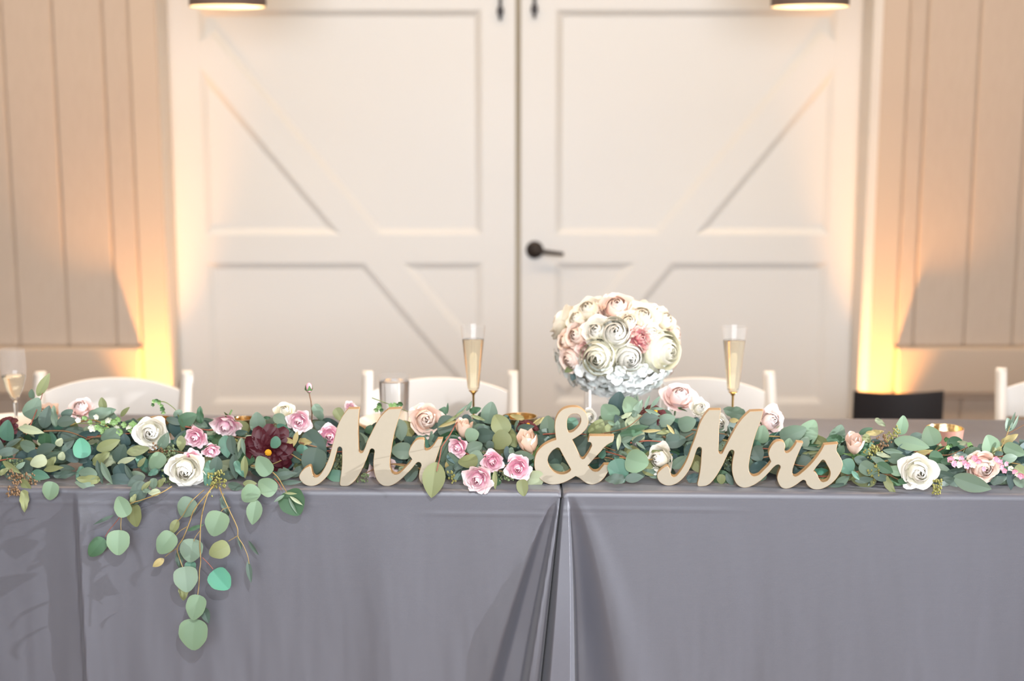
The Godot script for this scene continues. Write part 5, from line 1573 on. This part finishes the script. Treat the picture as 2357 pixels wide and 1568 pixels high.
	for k in 5:
		var a := TAU * k / 5
		var d := Vector3(cos(a), 0, sin(a))
		var s := Vector3(-sin(a), 0, cos(a))
		m.grid([PackedVector3Array([tip + Vector3(0, -0.013, 0) - s * 0.003, tip + Vector3(0, -0.013, 0) + s * 0.003]), PackedVector3Array([tip + Vector3(0, -0.004, 0) + d * 0.0088 - s * 0.0058, tip + Vector3(0, -0.004, 0) + d * 0.0088 + s * 0.0058]), PackedVector3Array([tip + Vector3(0, 0.007, 0) + d * 0.0085 - s * 0.001, tip + Vector3(0, 0.007, 0) + d * 0.0085 + s * 0.001])])
	obj("sepals", m.mesh(), M.bud_green, rb, rb.transform.affine_inverse())
	# sprays of little blossoms
	spray("blossom_sprig", "pale green and white blossom spray left of the first white rose", [[180, 968], [195, 962], [208, 972], [222, 960], [224, 984], [238, 974], [250, 968], [246, 988], [262, 972], [268, 984], [272, 966], [286, 978], [296, 984], [306, 978], [300, 992], [212, 986], [234, 990], [276, 994]], ["wax_green", "wax_white", "wax_green"], 0.0085, [[172, 975], [220, 975], [270, 980], [312, 985]], 0.03)
	spray("blossom_sprig", "pink and white blossom spray across the blush garden rose at the right edge", [[2188, 1058], [2200, 1052], [2212, 1056], [2196, 1068], [2208, 1070], [2220, 1066], [2226, 1072], [2234, 1062], [2244, 1056], [2252, 1062], [2240, 1070], [2292, 1058], [2302, 1064], [2284, 1066], [2306, 1076], [2316, 1068], [2326, 1078], [2312, 1084], [2336, 1086], [2342, 1092], [2350, 1096], [2264, 1080]], ["wax_pink", "wax_pink", "wax_white"], 0.0075, [[2184, 1062], [2230, 1060], [2290, 1062], [2354, 1096]], 0.062)
	spray("blossom_sprig", "green budded sprig on a thin curved stem above the first white rose", [[354, 924], [360, 922], [366, 926], [352, 932], [372, 934], [374, 942], [376, 950]], ["bud_green", "wax_green"], 0.006, [[364, 924], [380, 926], [396, 936], [408, 948]], 0.0)
	spray("blossom_sprig", "green budded sprig in front of the water glass, above the M of Mr", [[872, 938], [878, 944], [866, 944], [874, 932], [908, 932], [916, 932], [900, 934], [922, 930]], ["bud_green", "wax_green"], 0.0065, [[856, 916], [880, 925], [905, 934], [948, 952]], 0.0)
	spray("blossom_sprig", "small green budded sprig beside the rose-gold votive", [[2178, 1012], [2184, 1020], [2190, 1014], [2182, 1030], [2188, 1026], [2232, 1024], [2236, 1030]], ["wax_green", "bud_green"], 0.006, [[2172, 1034], [2184, 1020], [2192, 1008]], 0.01)

var floret_mesh: ArrayMesh

func spray(called: String, label: String, pts: Array, mats: Array, r: float, stem: Array, lift: float) -> void:
	if not floret_mesh:
		var fm := MB.new()
		for k in 5:
			var a := TAU * k / 5
			var d := Vector3(cos(a), sin(a), 0)
			var w := Vector3(-sin(a), cos(a), 0)
			var rows := []
			for j in 4:
				var t := j / 3.0
				var p := d * (0.15 + 0.85 * t) + Vector3(0, 0, -0.5 + 0.75 * t)
				rows.append(PackedVector3Array([p - w * 0.5 * sin(PI * (0.2 + 0.7 * t)), p - Vector3(0, 0, 0.06), p + w * 0.5 * sin(PI * (0.2 + 0.7 * t))]))
			fm.grid(rows)
		fm.ball(Vector3(0, 0, -0.55), Vector3(0.35, 0.35, 0.4), 5)
		floret_mesh = fm.mesh()
	var u0: float = stem[0][0]
	var v0: float = stem[0][1]
	var o := thing(called, label, "blossom", P(u0, v0, zg(u0, v0) + lift), "small blossom sprigs in the garland")
	stem_px(o, stem, lift - 0.004, 0.0012, 0.0008, "twig_green")
	var k := 0
	for q in pts:
		k += 1
		var t := Transform3D(facing(Vector3(rng.randf_range(-0.6, 0.6), rng.randf_range(-0.7, 0.5), 1), rng.randf() * 6).scaled(Vector3.ONE * r * rng.randf_range(0.8, 1.15)), P(q[0], q[1], zg(q[0], q[1]) + lift + rng.randf_range(-0.003, 0.005)))
		obj("floret", floret_mesh, M[mats[k % mats.size()]], o, o.transform.affine_inverse() * t)

var dahlia_parts := []

func dahlia(u: float, v: float, rpx: float, dir: Vector3, label: String, group: String, lift: float) -> void:
	if dahlia_parts.is_empty():
		var r := RandomNumberGenerator.new()
		r.seed = 77
		for ring in 5:
			var n: int = [11, 10, 9, 8, 7][ring]
			var ln: float = [1.0, 0.88, 0.72, 0.54, 0.36][ring]
			var el: float = [0.06, 0.22, 0.4, 0.62, 0.95][ring]
			for k in n:
				var m := MB.new()
				var rows := []
				var cols := []
				var l := ln * r.randf_range(0.93, 1.05)
				var wd := l * 0.62
				for j in 7:
					var t := j / 6.0
					var w := wd * 0.5 * pow(sin(PI * (0.06 + 0.8 * t)), 0.7)
					if j == 6:
						w *= 0.72
					var row := PackedVector3Array()
					var col := PackedColorArray()
					for q in [-1.0, -0.5, 0.0, 0.5, 1.0]:
						var e := el - 0.3 * t * t
						var p := Vector3(l * t * cos(e), q * w, l * t * sin(e) + 0.28 * w * q * q + 0.05 * cos(q * 5.0 + t * 3.0) * w)
						row.append(p)
						var s := 0.8 + 0.5 * t
						col.append(Color(s, s, s))
					rows.append(row)
					cols.append(col)
				m.grid(rows, cols)
				dahlia_parts.append(["petal", m.mesh(), Basis(Vector3.BACK, TAU * (k + 0.5 * (ring % 2) + r.randf_range(-0.15, 0.15)) / n)])
	var z := zg(u, v) + lift
	var s := depth_of(u, v, z) / FPX
	var o := thing("dahlia", label, "flower", P(u, v, z), group)
	o.basis = facing(dir, 0.4).scaled(Vector3.ONE * rpx * s)
	for p in dahlia_parts:
		obj(p[0], p[1], M.dahlia, o, Transform3D(p[2], Vector3(0, 0, -0.1)))
	var m := MB.new()
	m.ball(Vector3(0, 0, 0.14), Vector3(0.13, 0.13, 0.08), 8)
	for k in 26:
		var a := k * 2.4
		var rr := 0.024 * sqrt(k + 0.5)
		m.ball(Vector3(rr * cos(a), rr * sin(a), 0.2 - rr * rr * 3.0), Vector3(0.02, 0.02, 0.03), 4)
	obj("flower_centre", m.mesh(), M.pollen, o)
	obj("calyx", calyx(), M.bud_green, o, Transform3D(Basis().scaled(Vector3.ONE * 0.5), Vector3(0, 0, 0.1)))
